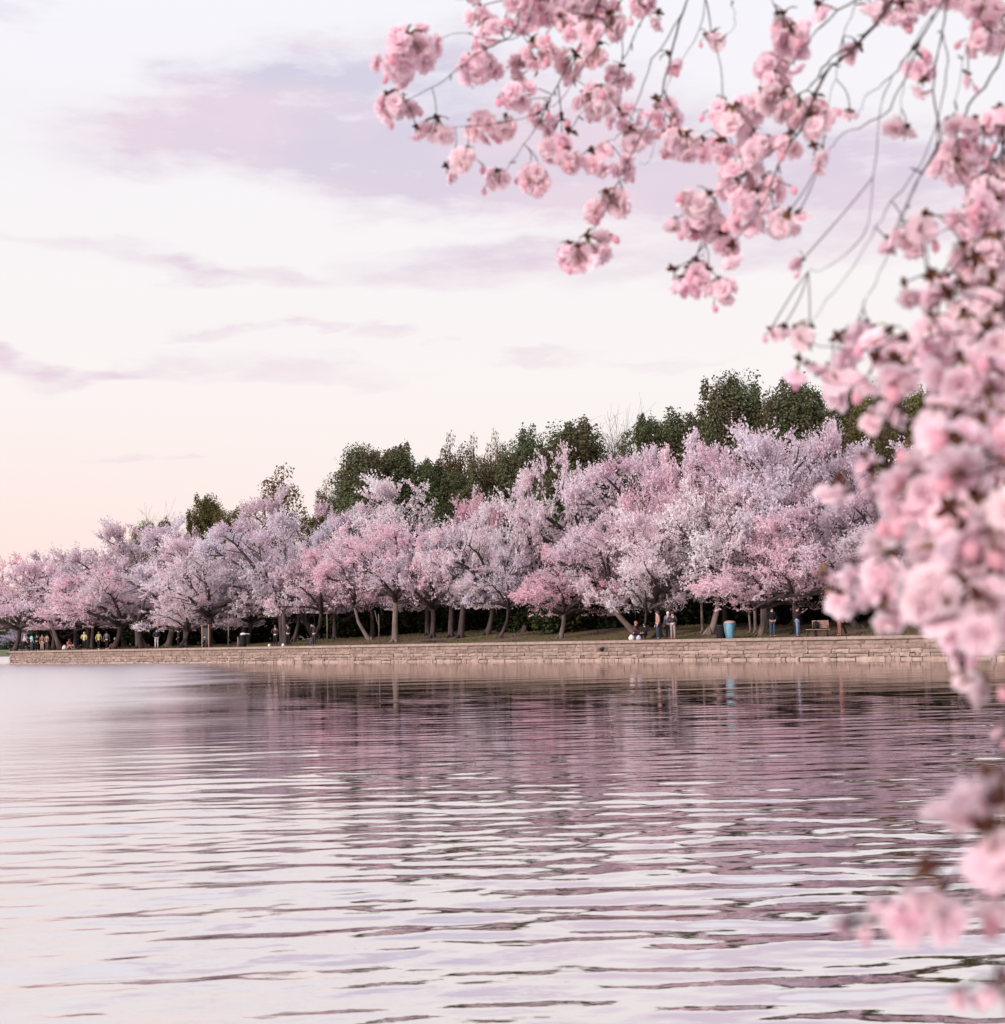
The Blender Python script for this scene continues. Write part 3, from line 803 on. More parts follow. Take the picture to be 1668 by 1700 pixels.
# bare pinkish tree against the sky
def bare_tree(px, t, top, label):
    rg = np.random.default_rng(int(px)); p = place(px, t); z = ground_z(p); H = HC + (yh(px) - top) / sc_at(p) - z
    o = thing('bare_tree', label, 'tree', (p[0], p[1], z), 0, 'bare trees behind the cherry trees')
    g = Geo(); g.tube([(0, 0, -.3), (0, 0, H * .5), (.2, 0, H * .8)], [.25, .15, .05], 6); g.obj('trunk', M_TWIG, o)
    b = Geo()
    for k in range(40):
        a = rg.uniform(0, 6.28); h = rg.uniform(.4, .78) * H; L = rg.uniform(.12, .28) * H
        d = np.array([math.cos(a) * .45, math.sin(a) * .45, 1.0]); P = [np.array([0, 0, h])]
        for i in range(4): d = d + rg.normal(0, .18, 3); P.append(P[-1] + d / np.linalg.norm(d) * L / 4)
        b.tube(P, [.05, .035, .025, .018, .01], 3, cap=False)
        for q in P[1:]:
            for j in range(3):
                e = rg.normal(0, .5, 3) + np.array([0, 0, .8]); b.tube([q, q + e * .7, q + e * 1.3 + rg.normal(0, .1, 3)], [.012, .009, .006], 3, cap=False)
    b.obj('branches', M_TWIG, o)
bare_tree(1030, 32, 690, 'bare thin branched tree between the middle and right evergreens')
bare_tree(262, 24, 855, 'bare twiggy tree among the left treetops')
# shrubs under the trees
def shrub_variant(seed):
    rg = np.random.default_rng(seed); pts = []; outs = []
    for k in range(14):
        c = np.array([rg.uniform(-1, 1), rg.uniform(-.6, .6), rg.uniform(.3, 1.6)]); s_ = rg.uniform(.4, .8)
        d = rg.normal(size=(260, 3)); d /= np.linalg.norm(d, axis=1)[:, None]; pts.append(c + d * s_ * (rg.uniform(.3, 1.1, 260) ** .6)[:, None]); outs.append(d)
    P = np.concatenate(pts); O = np.concatenate(outs); k = P[:, 2] > 0
    V, Fq, v = leaf_quads(P[k], .09, rg, out=O[k]); o = mesh_obj('foliage', V, Fq, M_SHRUB, attr=v); me = o.data; bpy.data.objects.remove(o); return me
SH = [shrub_variant(k) for k in (1, 2, 3)]
def shrub(k, px, t, w_, h_, tint, label, grp=None):
    p = place(px, t); o = bpy.data.objects.new('shrub', SH[k]); C.objects.link(o)
    o.location = (p[0], p[1], ground_z(p) - .1); o.scale = (w_ / 3, w_ / 3, h_ / 2.2); o.rotation_euler = (0, 0, random.uniform(0, 6))
    o.color = (*tint, 1); tag(o, label, 'shrub', grp)
shrub(0, 925, 8.2, 4.6, 2.7, (1.5, 1.6, 1.4), 'green shrub beside the straight light trunk')
shrub(1, 885, 10.5, 4, 2.2, (1.2, 1.3, 1.1), 'low dark shrub left of the green shrub')
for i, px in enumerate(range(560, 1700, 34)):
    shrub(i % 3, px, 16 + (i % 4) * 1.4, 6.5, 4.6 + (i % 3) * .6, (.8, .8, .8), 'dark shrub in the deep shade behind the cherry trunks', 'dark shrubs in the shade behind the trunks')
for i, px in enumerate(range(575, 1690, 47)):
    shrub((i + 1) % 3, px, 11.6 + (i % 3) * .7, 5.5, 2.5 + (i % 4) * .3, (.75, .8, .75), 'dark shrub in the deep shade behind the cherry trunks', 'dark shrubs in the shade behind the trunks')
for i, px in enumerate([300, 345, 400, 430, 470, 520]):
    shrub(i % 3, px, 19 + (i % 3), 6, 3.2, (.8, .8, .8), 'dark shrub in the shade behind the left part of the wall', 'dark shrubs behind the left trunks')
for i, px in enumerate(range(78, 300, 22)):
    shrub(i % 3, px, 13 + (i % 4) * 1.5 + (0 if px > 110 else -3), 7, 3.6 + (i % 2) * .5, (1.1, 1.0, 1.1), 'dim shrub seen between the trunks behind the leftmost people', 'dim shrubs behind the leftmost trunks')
# extra trunks seen under the crowns
M_TRK = M_BARK
def bare_trunk(px, t, h, r0, lean, label, pale=False, grp='trunks standing under the crowns'):
    r0 *= .72
    p = place(px, t); g = Geo(); x = lean * h
    g.tube([(0, 0, -.3), (x * .1, 0, .15), (x * .35, 0, h * .35), (x * .7, 0, h * .7), (x, 0, h)], [r0 * 1.6, r0 * 1.15, r0, r0 * .85, r0 * .7], 8)
    for a in (.3, 2.2, 4.1): g.tube([(0, 0, .2), (r0 * 2.2 * math.cos(a), r0 * 2.2 * math.sin(a), 0), (r0 * 4 * math.cos(a), r0 * 4 * math.sin(a), -.18)], [r0 * .8, r0 * .5, r0 * .2], 5)
    g.tube([(x, 0, h * .97), (x + .5 + lean, .2, h + .9), (x + .9 + lean * 2, .3, h + 2.0)], [r0 * .6, r0 * .4, r0 * .2], 6)
    g.tube([(x, 0, h * .97), (x - .6 + lean, -.1, h + .8), (x - 1.2 + lean * 2, .1, h + 1.7)], [r0 * .6, r0 * .4, r0 * .2], 6)
    o = g.obj('tree_trunk', M_BARKL if pale else M_TRK); o.location = (p[0], p[1], ground_z(p)); tag(o, label, 'tree trunk', grp)
for a in [(710, 9, 3.2, .28, .0, 'dark trunk left of the fallen log'), (748, 7, 3.4, .30, .05, 'dark thick trunk just right of the fallen log'), (764, 6.2, 3.6, .33, .12, 'gnarled thick trunk leaning right'),
          (1166, 6, 3, .13, .0, 'slim trunk left of the blue bin', True), (1246, 5.5, 3, .10, -.05, 'left trunk of the three right of the blue bin', True),
          (1254, 5.2, 3, .13, .0, 'middle trunk of the three right of the blue bin', True), (1264, 5.6, 3, .09, .03, 'right trunk of the three right of the blue bin', True),
          (308, 4.5, 2.8, .30, 0, 'stout dark trunk behind the low drooping bough'), (475, 3.6, 2.8, .32, -.08, 'stout dark trunk behind the pair in dark coats'),
          (152, 4.0, 2.6, .25, .06, 'grey trunk between the two people in yellow jackets'), (232, 3.8, 2.6, .5, -.1, 'very thick dark trunk left of the person in light trousers'),
          (100, 3.6, 2.8, .28, -.35, 'grey trunk leaning left near the wall corner', True), (88, 4.5, 2.6, .3, .1, 'dark trunk in the group near the wall corner')]:
    bare_trunk(*a)
def sapling(px, t, h, label, fork=False):
    p = place(px, t); g = Geo(); g.tube([(0, 0, -.2), (.02, 0, h * .6), (0, 0, h)], [.06, .05, .04], 6)
    if fork: g.tube([(.02, 0, h * .55), (-.15, 0, h * .8), (-.3, 0, h + .3)], [.045, .035, .02], 5)
    o = g.obj('sapling_trunk', M_BARKL); o.location = (p[0], p[1], ground_z(p)); tag(o, label, 'sapling', 'thin young trunks on the bank')
sapling(543, 4.4, 2.6, 'thin pale sapling trunk left of the leaning trunk'); sapling(629, 4.8, 2.2, 'thin forked sapling trunk left of the slim round tree', True)
sapling(379, 2.4, 3.0, 'very thin stake-like trunk left of the dark bin')
# the tree trunk lying on the grass, small stones at the foot of the wall
p = place(718, 3.6); g = Geo()
g.tube([(-1.1, 0, .08), (-.5, .1, .14), (.1, 0, .15), (.9, .05, .1), (1.4, -.05, .06)], [.09, .13, .12, .08, .03], 7); g.tube([(-.3, 0, .18), (.2, .2, .32), (.7, .3, .3)], [.06, .04, .02], 5)
o = g.obj('fallen_log', M_BARK); o.location = (p[0], p[1], ground_z(p)); o.rotation_euler = (0, 0, wall_rz + .1); tag(o, 'dark crooked log lying on the grass near the thick trunks', 'log')
for i, (px, sz, lb) in enumerate([(250, .22, 'larger pale rock in the water at the foot of the wall'), (222, .16, 'smaller rock in the water left of the pale rock')]):
    p = place(px, -.5 - .2 * i); o = bpy.data.objects.new('rock', SM[i][0]); C.objects.link(o); o.location = (p[0], p[1], .02); o.scale = (sz * 1.6, sz, sz * .9); o.rotation_euler = (.3, .2, i)
    o.color = (.35, .3, .27, 1); tag(o, lb, 'rock')

# grass tufts along the lawn
M_GRASS = leafy('grass_blades', (.07, .075, .03), (.19, .18, .08), .2)
rg = np.random.default_rng(11); n = 16000
ss = rg.uniform(0, 125, n); tt = 2.3 + 11 * rg.random(n) ** 1.3
P2 = A + ss[:, None] * wd + tt[:, None] * nd
msk = (np.sin(ss * .7 + 2 * np.sin(tt * .5)) + rg.normal(0, .6, n)) > -.4; P2 = P2[msk]; n = len(P2)
z = np.array([ground_z(q) for q in P2]); hgt = rg.uniform(.04, .11, n); a = rg.uniform(0, 6.28, n); wv_ = .06
dx, dy = np.cos(a) * wv_, np.sin(a) * wv_
V = np.stack([np.stack([P2[:, 0] - dx, P2[:, 1] - dy, z - .02], 1), np.stack([P2[:, 0] + dx, P2[:, 1] + dy, z - .02], 1), np.stack([P2[:, 0] + rg.normal(0, .03, n), P2[:, 1], z + hgt], 1)], 1).reshape(-1, 3)
o = mesh_obj('grass', V, np.arange(3 * n).reshape(n, 3), M_GRASS, attr=np.repeat(rg.random(n), 3)); o['kind'] = 'stuff'; o['label'] = 'short grass tufts on the bank behind the wall'

# ------------------------------------------------------------------ the shore beyond the corner
M_FARG = plain('far_lawn', (.13, .15, .10), .95, .2, .05)
g = Geo(); g.box((-250, 640, -.2), (560, 420, 2.4)); struct(g.obj('far_shore', M_FARG, None, False), 'low grassy far shore beyond the wall corner')
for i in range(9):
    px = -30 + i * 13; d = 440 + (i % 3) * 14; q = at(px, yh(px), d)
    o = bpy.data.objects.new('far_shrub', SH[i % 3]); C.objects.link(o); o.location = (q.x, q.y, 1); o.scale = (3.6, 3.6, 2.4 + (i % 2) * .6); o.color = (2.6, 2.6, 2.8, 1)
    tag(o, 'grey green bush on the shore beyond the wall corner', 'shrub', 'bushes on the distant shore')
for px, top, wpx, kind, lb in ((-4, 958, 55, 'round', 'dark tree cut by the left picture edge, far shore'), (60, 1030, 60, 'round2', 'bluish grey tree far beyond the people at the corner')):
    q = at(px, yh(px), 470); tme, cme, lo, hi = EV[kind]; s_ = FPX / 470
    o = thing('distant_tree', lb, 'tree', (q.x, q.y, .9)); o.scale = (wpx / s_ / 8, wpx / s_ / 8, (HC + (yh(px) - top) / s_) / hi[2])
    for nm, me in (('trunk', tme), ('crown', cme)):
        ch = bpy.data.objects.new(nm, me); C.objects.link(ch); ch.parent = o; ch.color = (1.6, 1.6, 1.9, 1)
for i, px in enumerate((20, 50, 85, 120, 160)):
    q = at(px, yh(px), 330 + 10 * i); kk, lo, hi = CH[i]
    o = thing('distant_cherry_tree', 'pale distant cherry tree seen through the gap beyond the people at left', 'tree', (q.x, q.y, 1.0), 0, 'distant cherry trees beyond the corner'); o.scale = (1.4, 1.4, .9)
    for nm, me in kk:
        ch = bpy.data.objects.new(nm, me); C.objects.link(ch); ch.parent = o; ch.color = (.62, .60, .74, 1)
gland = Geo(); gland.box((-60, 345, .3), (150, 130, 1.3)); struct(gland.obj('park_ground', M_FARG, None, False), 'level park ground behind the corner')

# ------------------------------------------------------------------ people
M_SKIN = plain('skin', (.55, .36, .29), .6, .08); 
_cl = {}
def cloth(c):
    if c not in _cl: _cl[c] = plain('cloth', c, .9, .2, 9, .004)
    return _cl[c]
def skin_obj(name, verts, edges, radii, mat, parent, sub=1):
    me = bpy.data.meshes.new(name); me.from_pydata(verts, edges, []); me.update(); me.materials.append(mat)
    o = bpy.data.objects.new(name, me); C.objects.link(o); o.parent = parent
    md = o.modifiers.new('skin', 'SKIN'); md.use_smooth_shade = True
    if not me.skin_vertices: raise RuntimeError('no skin layer')
    for i, rr in enumerate(radii):
        me.skin_vertices[0].data[i].radius = rr if isinstance(rr, tuple) else (rr, rr)
    me.skin_vertices[0].data[0].use_root = True
    s_ = o.modifiers.new('sub', 'SUBSURF'); s_.levels = sub; s_.render_levels = sub
    return o
def person(px, t, face, jacket, trousers, hair, label, pose='stand', h=1.72, shoes=(.03, .03, .03), group='people on the far bank', hat=None, skirt=None, scale=1.0):
    """face: heading in degrees, 0 = towards the camera, 90 = to the picture's right"""
    p = place(px, t); z = ground_z(p)
    o = thing('person', label, 'person', (p[0], p[1], z + .01), R(face), group); k = h / 1.72 * scale; o.scale = (k, k, k)
    J = {}
    J['pel'] = (0, 0, .96); J['waist'] = (0, 0, 1.10); J['chest'] = (0, .01, 1.32); J['neck'] = (0, .01, 1.47); J['head'] = (0, -.01, 1.60); J['crown'] = (0, 0, 1.685)
    st_ = {'stand': .0, 'walk': .22, 'stride': .34}.get(pose, .0)
    for sgn, n_ in ((-1, 'L'), (1, 'R')):
        f = st_ * sgn
        J['hip' + n_] = (.09 * sgn, 0, .90); J['knee' + n_] = (.10 * sgn, -f * .5 - .02, .49); J['ank' + n_] = (.11 * sgn, -f + (.08 if f < 0 else 0), .08); J['toe' + n_] = (.12 * sgn, -f - .14, .03)
        J['sh' + n_] = (.18 * sgn, .01, 1.42); J['elb' + n_] = (.24 * sgn, f * .5 + .03, 1.14); J['wr' + n_] = (.23 * sgn, f * .6 - .08, .90)
    if pose == 'camera':           # both forearms up, holding a camera to the face
        for sgn, n_ in ((-1, 'L'), (1, 'R')): J['elb' + n_] = (.24 * sgn, -.12, 1.22); J['wr' + n_] = (.07 * sgn, -.26, 1.54)
    if pose == 'phone':            # one arm raised forward
        J['elbR'] = (.26, -.25, 1.36); J['wrR'] = (.10, -.48, 1.52); J['elbL'] = (-.26, -.12, 1.2); J['wrL'] = (-.06, -.30, 1.38)
    if pose == 'point': J['elbR'] = (.42, -.1, 1.30); J['wrR'] = (.66, -.15, 1.26)
    if pose == 'pockets':
        for sgn, n_ in ((-1, 'L'), (1, 'R')): J['elb' + n_] = (.31 * sgn, .08, 1.17); J['wr' + n_] = (.17 * sgn, -.08, 1.0)
    if pose == 'crouch' or pose == 'sit':
        dz = -.55 if pose == 'crouch' else -.80
        lean = -.12
        for n_ in ('pel', 'waist', 'chest', 'neck', 'head', 'crown', 'shL', 'shR', 'elbL', 'elbR', 'wrL', 'wrR', 'hipL', 'hipR'):
            x, y, zz = J[n_]; J[n_] = (x, y + lean * (zz - .9) * 1.5 + .12, zz + dz)
        for sgn, n_ in ((-1, 'L'), (1, 'R')):
            kz = .50 if pose == 'crouch' else .42
            J['knee' + n_] = (.16 * sgn, -.28, kz); J['ank' + n_] = (.13 * sgn, -.12 if pose == 'crouch' else -.45, .07); J['toe' + n_] = (.14 * sgn, (-.27 if pose == 'crouch' else -.58), .03)
            J['elb' + n_] = (.22 * sgn, -.10, J['sh' + n_][2] - .24); J['wr' + n_] = (.12 * sgn, -.32, max(.3, J['sh' + n_][2] - .36))
    names = ['pel', 'waist', 'chest', 'neck', 'head', 'crown']; V = [J[n_] for n_ in names]; E = [(i, i + 1) for i in range(5)]
    Rd = [(.12, .09), (.115, .085), (.14, .10), .052, (.078, .09), (.06, .07)]
    def add(v, r_, to):
        V.append(tuple(v)); Rd.append(r_); E.append((to, len(V) - 1)); return len(V) - 1
    for n_, sgn in (('L', -1), ('R', 1)):
        a = add(J['sh' + n_], .052, 2); b = add(J['elb' + n_], .038, a); c = add(J['wr' + n_], .027, b)
        e = Vector(J['elb' + n_]); wv2 = Vector(J['wr' + n_]); d = (wv2 - e).normalized()
        pc = add(wv2 + d * .07, (.036, .02), c); sd = Vector((1, 0, 0)) if abs(d.x) < .8 else Vector((0, 1, 0)); sd = (sd - d * sd.dot(d)).normalized()
        for q, (off, ln) in enumerate(((-.03, .060), (-.011, .072), (.010, .068), (.029, .052))):
            cv = Vector((0, -.02, 0)); f1 = wv2 + d * .085 + sd * off; i1 = add(f1 + d * ln * .5, .008, pc); add(f1 + d * ln + cv, .0065, i1)
        i1 = add(wv2 + d * .045 + sd * (.04 * -sgn), .010, c); add(wv2 + d * .085 + sd * (.055 * -sgn), .008, i1)
        a = add(J['hip' + n_], .085, 0); b = add(J['knee' + n_], .055, a); c = add(J['ank' + n_], .036, b); add(J['toe' + n_], (.04, .028), c)
    nh = Vector(J['head']); add(nh + Vector((0, -.115, -.01)), .012, 4)
    for sgn in (-1, 1): add(nh + Vector((.085 * sgn, .01, 0)), (.008, .02), 4)
    skin_obj('body', V, E, Rd, M_SKIN, o)
    # eyes and mouth
    g = Geo()
    for sgn in (-1, 1): g.lathe([(.004, -.008), (.011, 0), (.004, .008)], (nh.x + .032 * sgn, nh.y - .088, nh.z + .012), 6)
    g.box((nh.x, nh.y - .085, nh.z - .055), (.04, .01, .008)); g.obj('face_features', M_BLACK, o)
    # jacket
    V = [J['pel'], J['waist'], J['chest'], tuple(np.array(J['neck']) - np.array([0, 0, .03]))]; E = [(0, 1), (1, 2), (2, 3)]; Rd = [(.155, .12), (.15, .115), (.175, .125), .075]
    for n_ in 'LR':
        a = add(J['sh' + n_], .072, 2); b = add(J['elb' + n_], .058, a); add(J['wr' + n_], .044, b)
    skin_obj('jacket', V, E, Rd, cloth(jacket), o)
    V = [tuple(np.array(J['pel']) + np.array([0, 0, .03]))]; E = []; Rd = [(.135, .105)]
    for n_ in 'LR':
        a = add(J['hip' + n_], .10, 0); b = add(J['knee' + n_], .075, a); add(tuple(np.array(J['ank' + n_]) + np.array([0, 0, .03])), .06, b)
    skin_obj('trousers', V, E, Rd, cloth(trousers), o)
    g = Geo(); hc = Vector(J['head'])
    for n_ in 'LR':
        a, t_ = np.array(J['ank' + n_]), np.array(J['toe' + n_]); g.tube([a + (0, .06, -.02), a + (0, 0, -.03), (a + t_) / 2, t_ + (0, -.03, .005)], [.04, .052, .046, .03], 7)
    g.obj('shoes', cloth(shoes), o)
    g = Geo(); prof = [(.03 if hat is None else .10, -.09), (.092, -.06), (.104, 0), (.10, .06), (.065, .105), (.01, .125)]
    g.lathe(prof, (hc.x, hc.y + .025, hc.z + .01), 12, squash=(.95, 1.05)); g.obj('hair' if hat is None else 'hat', cloth(hat or hair), o)
    return o
BLK = (.014, .013, .016); NAVY = (.018, .022, .045); JEAN = (.10, .15, .25); GREY = (.12, .12, .15)
GL = 'people at the left end of the wall'; GM = 'people in the middle of the bank'; GRR = 'people on the right half of the bank'
person(41, 1.0, 100, (.62, .46, .47), BLK, (.45, .35, .3), 'person in a pale pink coat and dark trousers, leftmost on the wall', 'stride', 1.75, group=GL)
person(45.5, 1.6, 60, (.06, .04, .05), (.03, .02, .05), BLK, 'dark clothed person half hidden behind the pale pink coat', 'crouch', 1.7, group=GL)
person(52.5, 1.0, 140, (.20, .46, .47), (.04, .07, .10), BLK, 'person in a turquoise jacket near the corner', 'point', 1.70, group=GL)
person(61, 1.0, 180, BLK, BLK, BLK, 'person all in black right of the turquoise jacket', 'pockets', 1.72, group=GL)
person(64.5, 1.3, 200, (.03, .02, .02), BLK, BLK, 'second person all in black, touching the first', 'stand', 1.66, group=GL)
person(70, 1.1, 0, (.20, .13, .10), (.42, .34, .30), (.1, .06, .05), 'person in beige trousers facing the water near the corner', 'stand', 1.62, group=GL)
person(78, 1.3, 150, (.24, .15, .13), (.10, .06, .06), BLK, 'person in brown right of the beige trousers', 'pockets', 1.66, group=GL)
person(140, 1.2, 170, (.46, .44, .22), BLK, (.5, .42, .3), 'jogger in a pale yellow jacket with black leggings, left of two', 'pockets', 1.74, (.5, .35, .35), GL)
person(164, 1.2, 175, (.40, .37, .11), BLK, (.2, .12, .1), 'jogger in a bright yellow top, right of two', 'walk', 1.72, (.7, .7, .7), GL)
person(177, 1.2, 180, (.09, .10, .13), BLK, BLK, 'jogger in a grey jacket beside the bright yellow top', 'walk', 1.70, (.5, .5, .5), GL)
person(191, 5.5, -70, (.36, .02, .05), (.30, .03, .06), (.6, .5, .45), 'person in crimson sitting at the foot of a trunk', 'sit', 1.8, (.6, .5, .5), GL, scale=1.15)
person(115, 4.0, 60, (.55, .20, .18), (.60, .42, .36), (.08, .05, .04), 'person in salmon sitting beside a white bag', 'sit', 1.8, (.6, .5, .5), GL, scale=1.15)
person(129, 12, 180, (.05, .07, .12), (.04, .05, .08), BLK, 'small distant person in dark blue on the path', 'walk', 1.7, (.7, .7, .7), GL)
person(260, 1.1, 15, NAVY, (.42, .41, .46), BLK, 'person in a navy jacket and light grey trousers, legs apart', 'pockets', 1.78, group=GM)
person(296, 1.2, -90, (.03, .02, .025), BLK, BLK, 'dark person mostly hidden by the low drooping bough', 'stand', 1.68, group=GM)
person(457, 1.4, 165, (.045, .025, .03), BLK, (.12, .06, .05), 'left person of the pair in dark coats', 'pockets', 1.76, (.03, .03, .03), GM)
person(478, 1.3, 200, (.025, .025, .035), BLK, BLK, 'right, taller person of the pair in dark coats', 'camera', 1.86, (.03, .03, .03), GM)
person(521, 1.5, -30, (.03, .03, .045), (.03, .03, .04), BLK, 'dark clothed person alone holding a camera to the face', 'camera', 1.76, group=GM)
person(1056, 1.3, 60, (.10, .03, .045), BLK, (.40, .16, .10), 'crouching person with reddish hair beside white bags', 'crouch', 1.8, group=GRR)
person(1070, 1.5, -40, BLK, BLK, BLK, 'crouching person in black behind the hanging white bough', 'crouch', 1.6, group=GRR)
person(1092, 1.0, -80, (.36, .22, .19), (.03, .045, .075), (.10, .05, .04), 'person in a dull pink jacket with dark jeans', 'stand', 1.82, group=GRR)
person(1109.5, 1.8, 190, (.22, .21, .28), (.02, .02, .03), (.62, .58, .55), 'white haired person in a blue grey jacket', 'stand', 1.78, group=GRR)
person(1117, 1.1, 150, (.03, .025, .04), (.30, .24, .25), (.08, .05, .05), 'person in a dark jacket with grey trousers and red shoes', 'pockets', 1.78, (.45, .06, .06), GRR)
person(1282, 2.2, 10, (.012, .012, .018), (.05, .08, .14), BLK, 'person in a black jacket and jeans left of the pair of jeans wearers', 'pockets', 1.82, group=GRR)
person(1324, 1.1, 60, (.02, .015, .022), (.13, .20, .31), BLK, 'person in black top and light blue jeans raising a phone', 'phone', 1.80, group=GRR)
person(1393, 2.0, 100, (.10, .03, .03), (.24, .10, .095), BLK, 'person in salmon red trousers right of the bench', 'stand', 1.78, group=GRR)
person(1398, 2.3, 80, (.03, .02, .02), (.05, .025, .02), BLK, 'dark legged person directly behind the red trousers', 'walk', 1.74, group=GRR)

# ------------------------------------------------------------------ bins, bench, panel, bags
M_DARKM = plain('dark_bin_metal', (.018, .02, .022), .5, .2, 8)
M_BLUEP = plain('blue_bin_bag', (.12, .29, .39), .45, .35, 7, .03, spec=.6, bscale=9, stretch=(1, 1, .35))
M_PALEP = plain('pale_bin_bag', (.42, .48, .55), .4, .2, 7, .03, spec=.6, bscale=9)
M_TAN = plain('tan_lid', (.38, .28, .25), .7, .2)
M_WHITE = plain('white_plastic', (.78, .76, .74), .5, .12)
M_WOOD = plain('bench_wood', (.33, .21, .17), .75, .3, 10, .004, stretch=(1, 6, 6))
def bin_lined(px, t):
    p = place(px, t); o = thing('litter_bin', 'litter bin wrapped in a bright blue plastic bag', 'litter bin', (p[0], p[1], ground_z(p)), wall_rz); o.scale = (.86, .86, .95)
    g = Geo(); ring = []
    rg = np.random.default_rng(2); V = []; sides = 28
    for z_, r_ in ((.03, .26), (.12, .29), (.45, .33), (.8, .37), (.98, .40)):
        for j in range(sides):
            a = 2 * math.pi * j / sides; q = r_ * (1 + .06 * math.sin(j * 2.7 + z_ * 3) + .03 * rg.normal()); V.append((q * math.cos(a), q * math.sin(a), z_))
    Fc = [(i * sides + j, i * sides + (j + 1) % sides, (i + 1) * sides + (j + 1) % sides, (i + 1) * sides + j) for i in range(4) for j in range(sides)]
    g.add(V, Fc); g.obj('plastic_bag', M_BLUEP, o)
    g = Geo(); g.lathe([(.25, 0), (.25, .95)], sides=18); g.obj('bin_body', M_DARKM, o)
    g = Geo(); V = []
    for z_, q in ((.98, .415), (.6, .385), (.35, .35)):
        for j in range(9): a = math.pi * (.62 + .09 * j); V.append((q * 1.03 * math.cos(a), q * 1.03 * math.sin(a), z_))
    g.add(V, [(i * 9 + j, i * 9 + j + 1, (i + 1) * 9 + j + 1, (i + 1) * 9 + j) for i in range(2) for j in range(8)]); g.obj('bag_fold', M_PALEP, o)
    g = Geo(); g.lathe([(.40, .98), (.42, 1.0), (.40, 1.06), (.30, 1.13), (.15, 1.16)], sides=20); g.obj('lid', M_TAN, o)
bin_lined(1211.5, 1.3)
def black_bin(px, t, h, label, litter=False):
    p = place(px, t); o = thing('litter_bin', label, 'litter bin', (p[0], p[1], ground_z(p)), 0)
    g = Geo(); g.lathe([(.26, 0), (.29, .05), (.30, h * .9), (.33, h * .93), (.33, h), (.24, h)], sides=18); g.obj('bin_body', M_DARKM, o)
    for z_ in (.25, .55):
        g = Geo(); g.lathe([(.30, z_), (.315, z_ + .01), (.315, z_ + .04), (.30, z_ + .05)], sides=18); g.obj('band', M_BLACK, o)
    if litter:
        q = Vector((p[0], p[1], ground_z(p) + h)); g = Geo(); rg = np.random.default_rng(4)
        g.lathe([(.02, -.06), (.20, -.02), (.24, .05), (.15, .13), (.04, .16)], (0, 0, .02), 9, squash=(1.1, .8)); g.box((.3, 0, .09), (.5, .2, .03), .2, (.1, .1))
        l = g.obj('litter_pile', M_WHITE, None, False); l.location = q; tag(l, 'white rubbish heaped on the dark bin at left', 'rubbish')
black_bin(1196.5, 1.5, .85, 'short black bin touching the blue wrapped bin')
black_bin(403.5, 1.6, 1.05, 'dark round bin overflowing with white rubbish', True)
g = Geo(); p = place(395, 1.3); g.tube([(0, 0, -.1), (0, 0, .85)], .05, 8); g.lathe([(.06, .83), (.06, .87), (.02, .9)], sides=8); o = g.obj('bollard', M_WOOD); o.location = (p[0], p[1], ground_z(p)); tag(o, 'short pale post left of the overflowing dark bin', 'post')
# information panel
p = place(341, 1.5); o = thing('notice_board', 'low dark notice panel hung between two thin posts', 'notice board', (p[0], p[1], ground_z(p)), wall_rz * .5)
for x in (-.34, .34): g = Geo(); g.box((x, 0, 1.0), (.07, .07, 2.1)); g.obj('post', M_WOOD, o, False)
g = Geo(); g.box((0, 0, 1.2), (.60, .05, 1.05)); g.obj('panel', M_DARKM, o, False); g = Geo(); g.box((-.07, -.03, .93), (.14, .01, .12)); g.obj('paper', plain('faded_paper', (.3, .3, .34), .8), o, False)
# benches
def bench(px, t, back, label, L):
    p = place(px, t); o = thing('park_bench', label, 'bench', (p[0], p[1], ground_z(p)), wall_rz * .12, 'benches at the water edge')
    for i in range(4): g = Geo(); g.box((0, -.18 + .12 * i, .45), (L, .10, .035)); g.obj('seat_slat', M_WOOD, o, False)
    if back:
        for i in range(4): g = Geo(); g.box((0, .27 + .035 * i, .58 + .115 * i), (L, .03, .09), 0, (-.25, 0)); g.obj('back_slat', M_WOOD, o, False)
    for x in (-L / 2 + .12, L / 2 - .12):
        for y in (-.2, .2):
            g = Geo(); g.tube([(x, y * .8, .43), (x, y * 1.2, .22), (x, y, 0)], .022, 6); g.obj('leg', M_DARKM, o)
        if back:
            g = Geo(); g.tube([(x, .22, .42), (x, .32, .7), (x, .42, 1.0)], .02, 6); g.obj('back_frame', M_DARKM, o)
            g = Geo(); g.tube([(x, -.2, .45), (x, -.2, .64), (x, .0, .68), (x, .3, .66)], .02, 6); g.obj('armrest', M_DARKM, o)
bench(1363, 1.7, True, 'slatted wooden bench with a backrest at the water edge', .95)
bench(1348, 1.0, False, 'low backless seat left of the slatted bench', .75)
p = place(1354.5, 1.7); g = Geo(); g.lathe([(.06, 0), (.19, .03), (.20, .25), (.15, .42), (.05, .47)], sides=12, squash=(1, .7)); g.tube([(-.08, -.14, .1), (-.1, -.2, .25), (-.06, -.12, .42)], .02, 5); g.tube([(.08, -.14, .1), (.1, -.2, .25), (.06, -.12, .42)], .02, 5)
o = g.obj('backpack', M_BLACK); o.location = (p[0], p[1] - .02, ground_z(p) + .47); tag(o, 'black backpack resting on the slatted bench', 'backpack')
def sack(px, t, mat, sz, label, dz=0):
    p = place(px, t); g = Geo(); g.lathe([(.10, 0), (.21, .05), (.22, .2), (.15, .33), (.05, .38), (.08, .42)], sides=12, squash=(1, .8)); o = g.obj('bag_or_leg_shape', mat); o.location = (p[0], p[1], ground_z(p) + dz); o.scale = (sz,) * 3
    tag(o, label, 'bag')
sack(1048, 1.0, M_WHITE, .9, 'white carrier bag left of the crouching person'); sack(1060, .9, plain('lilac_plastic', (.5, .5, .66), .5), .8, 'pale lilac bag in front of the crouching person')
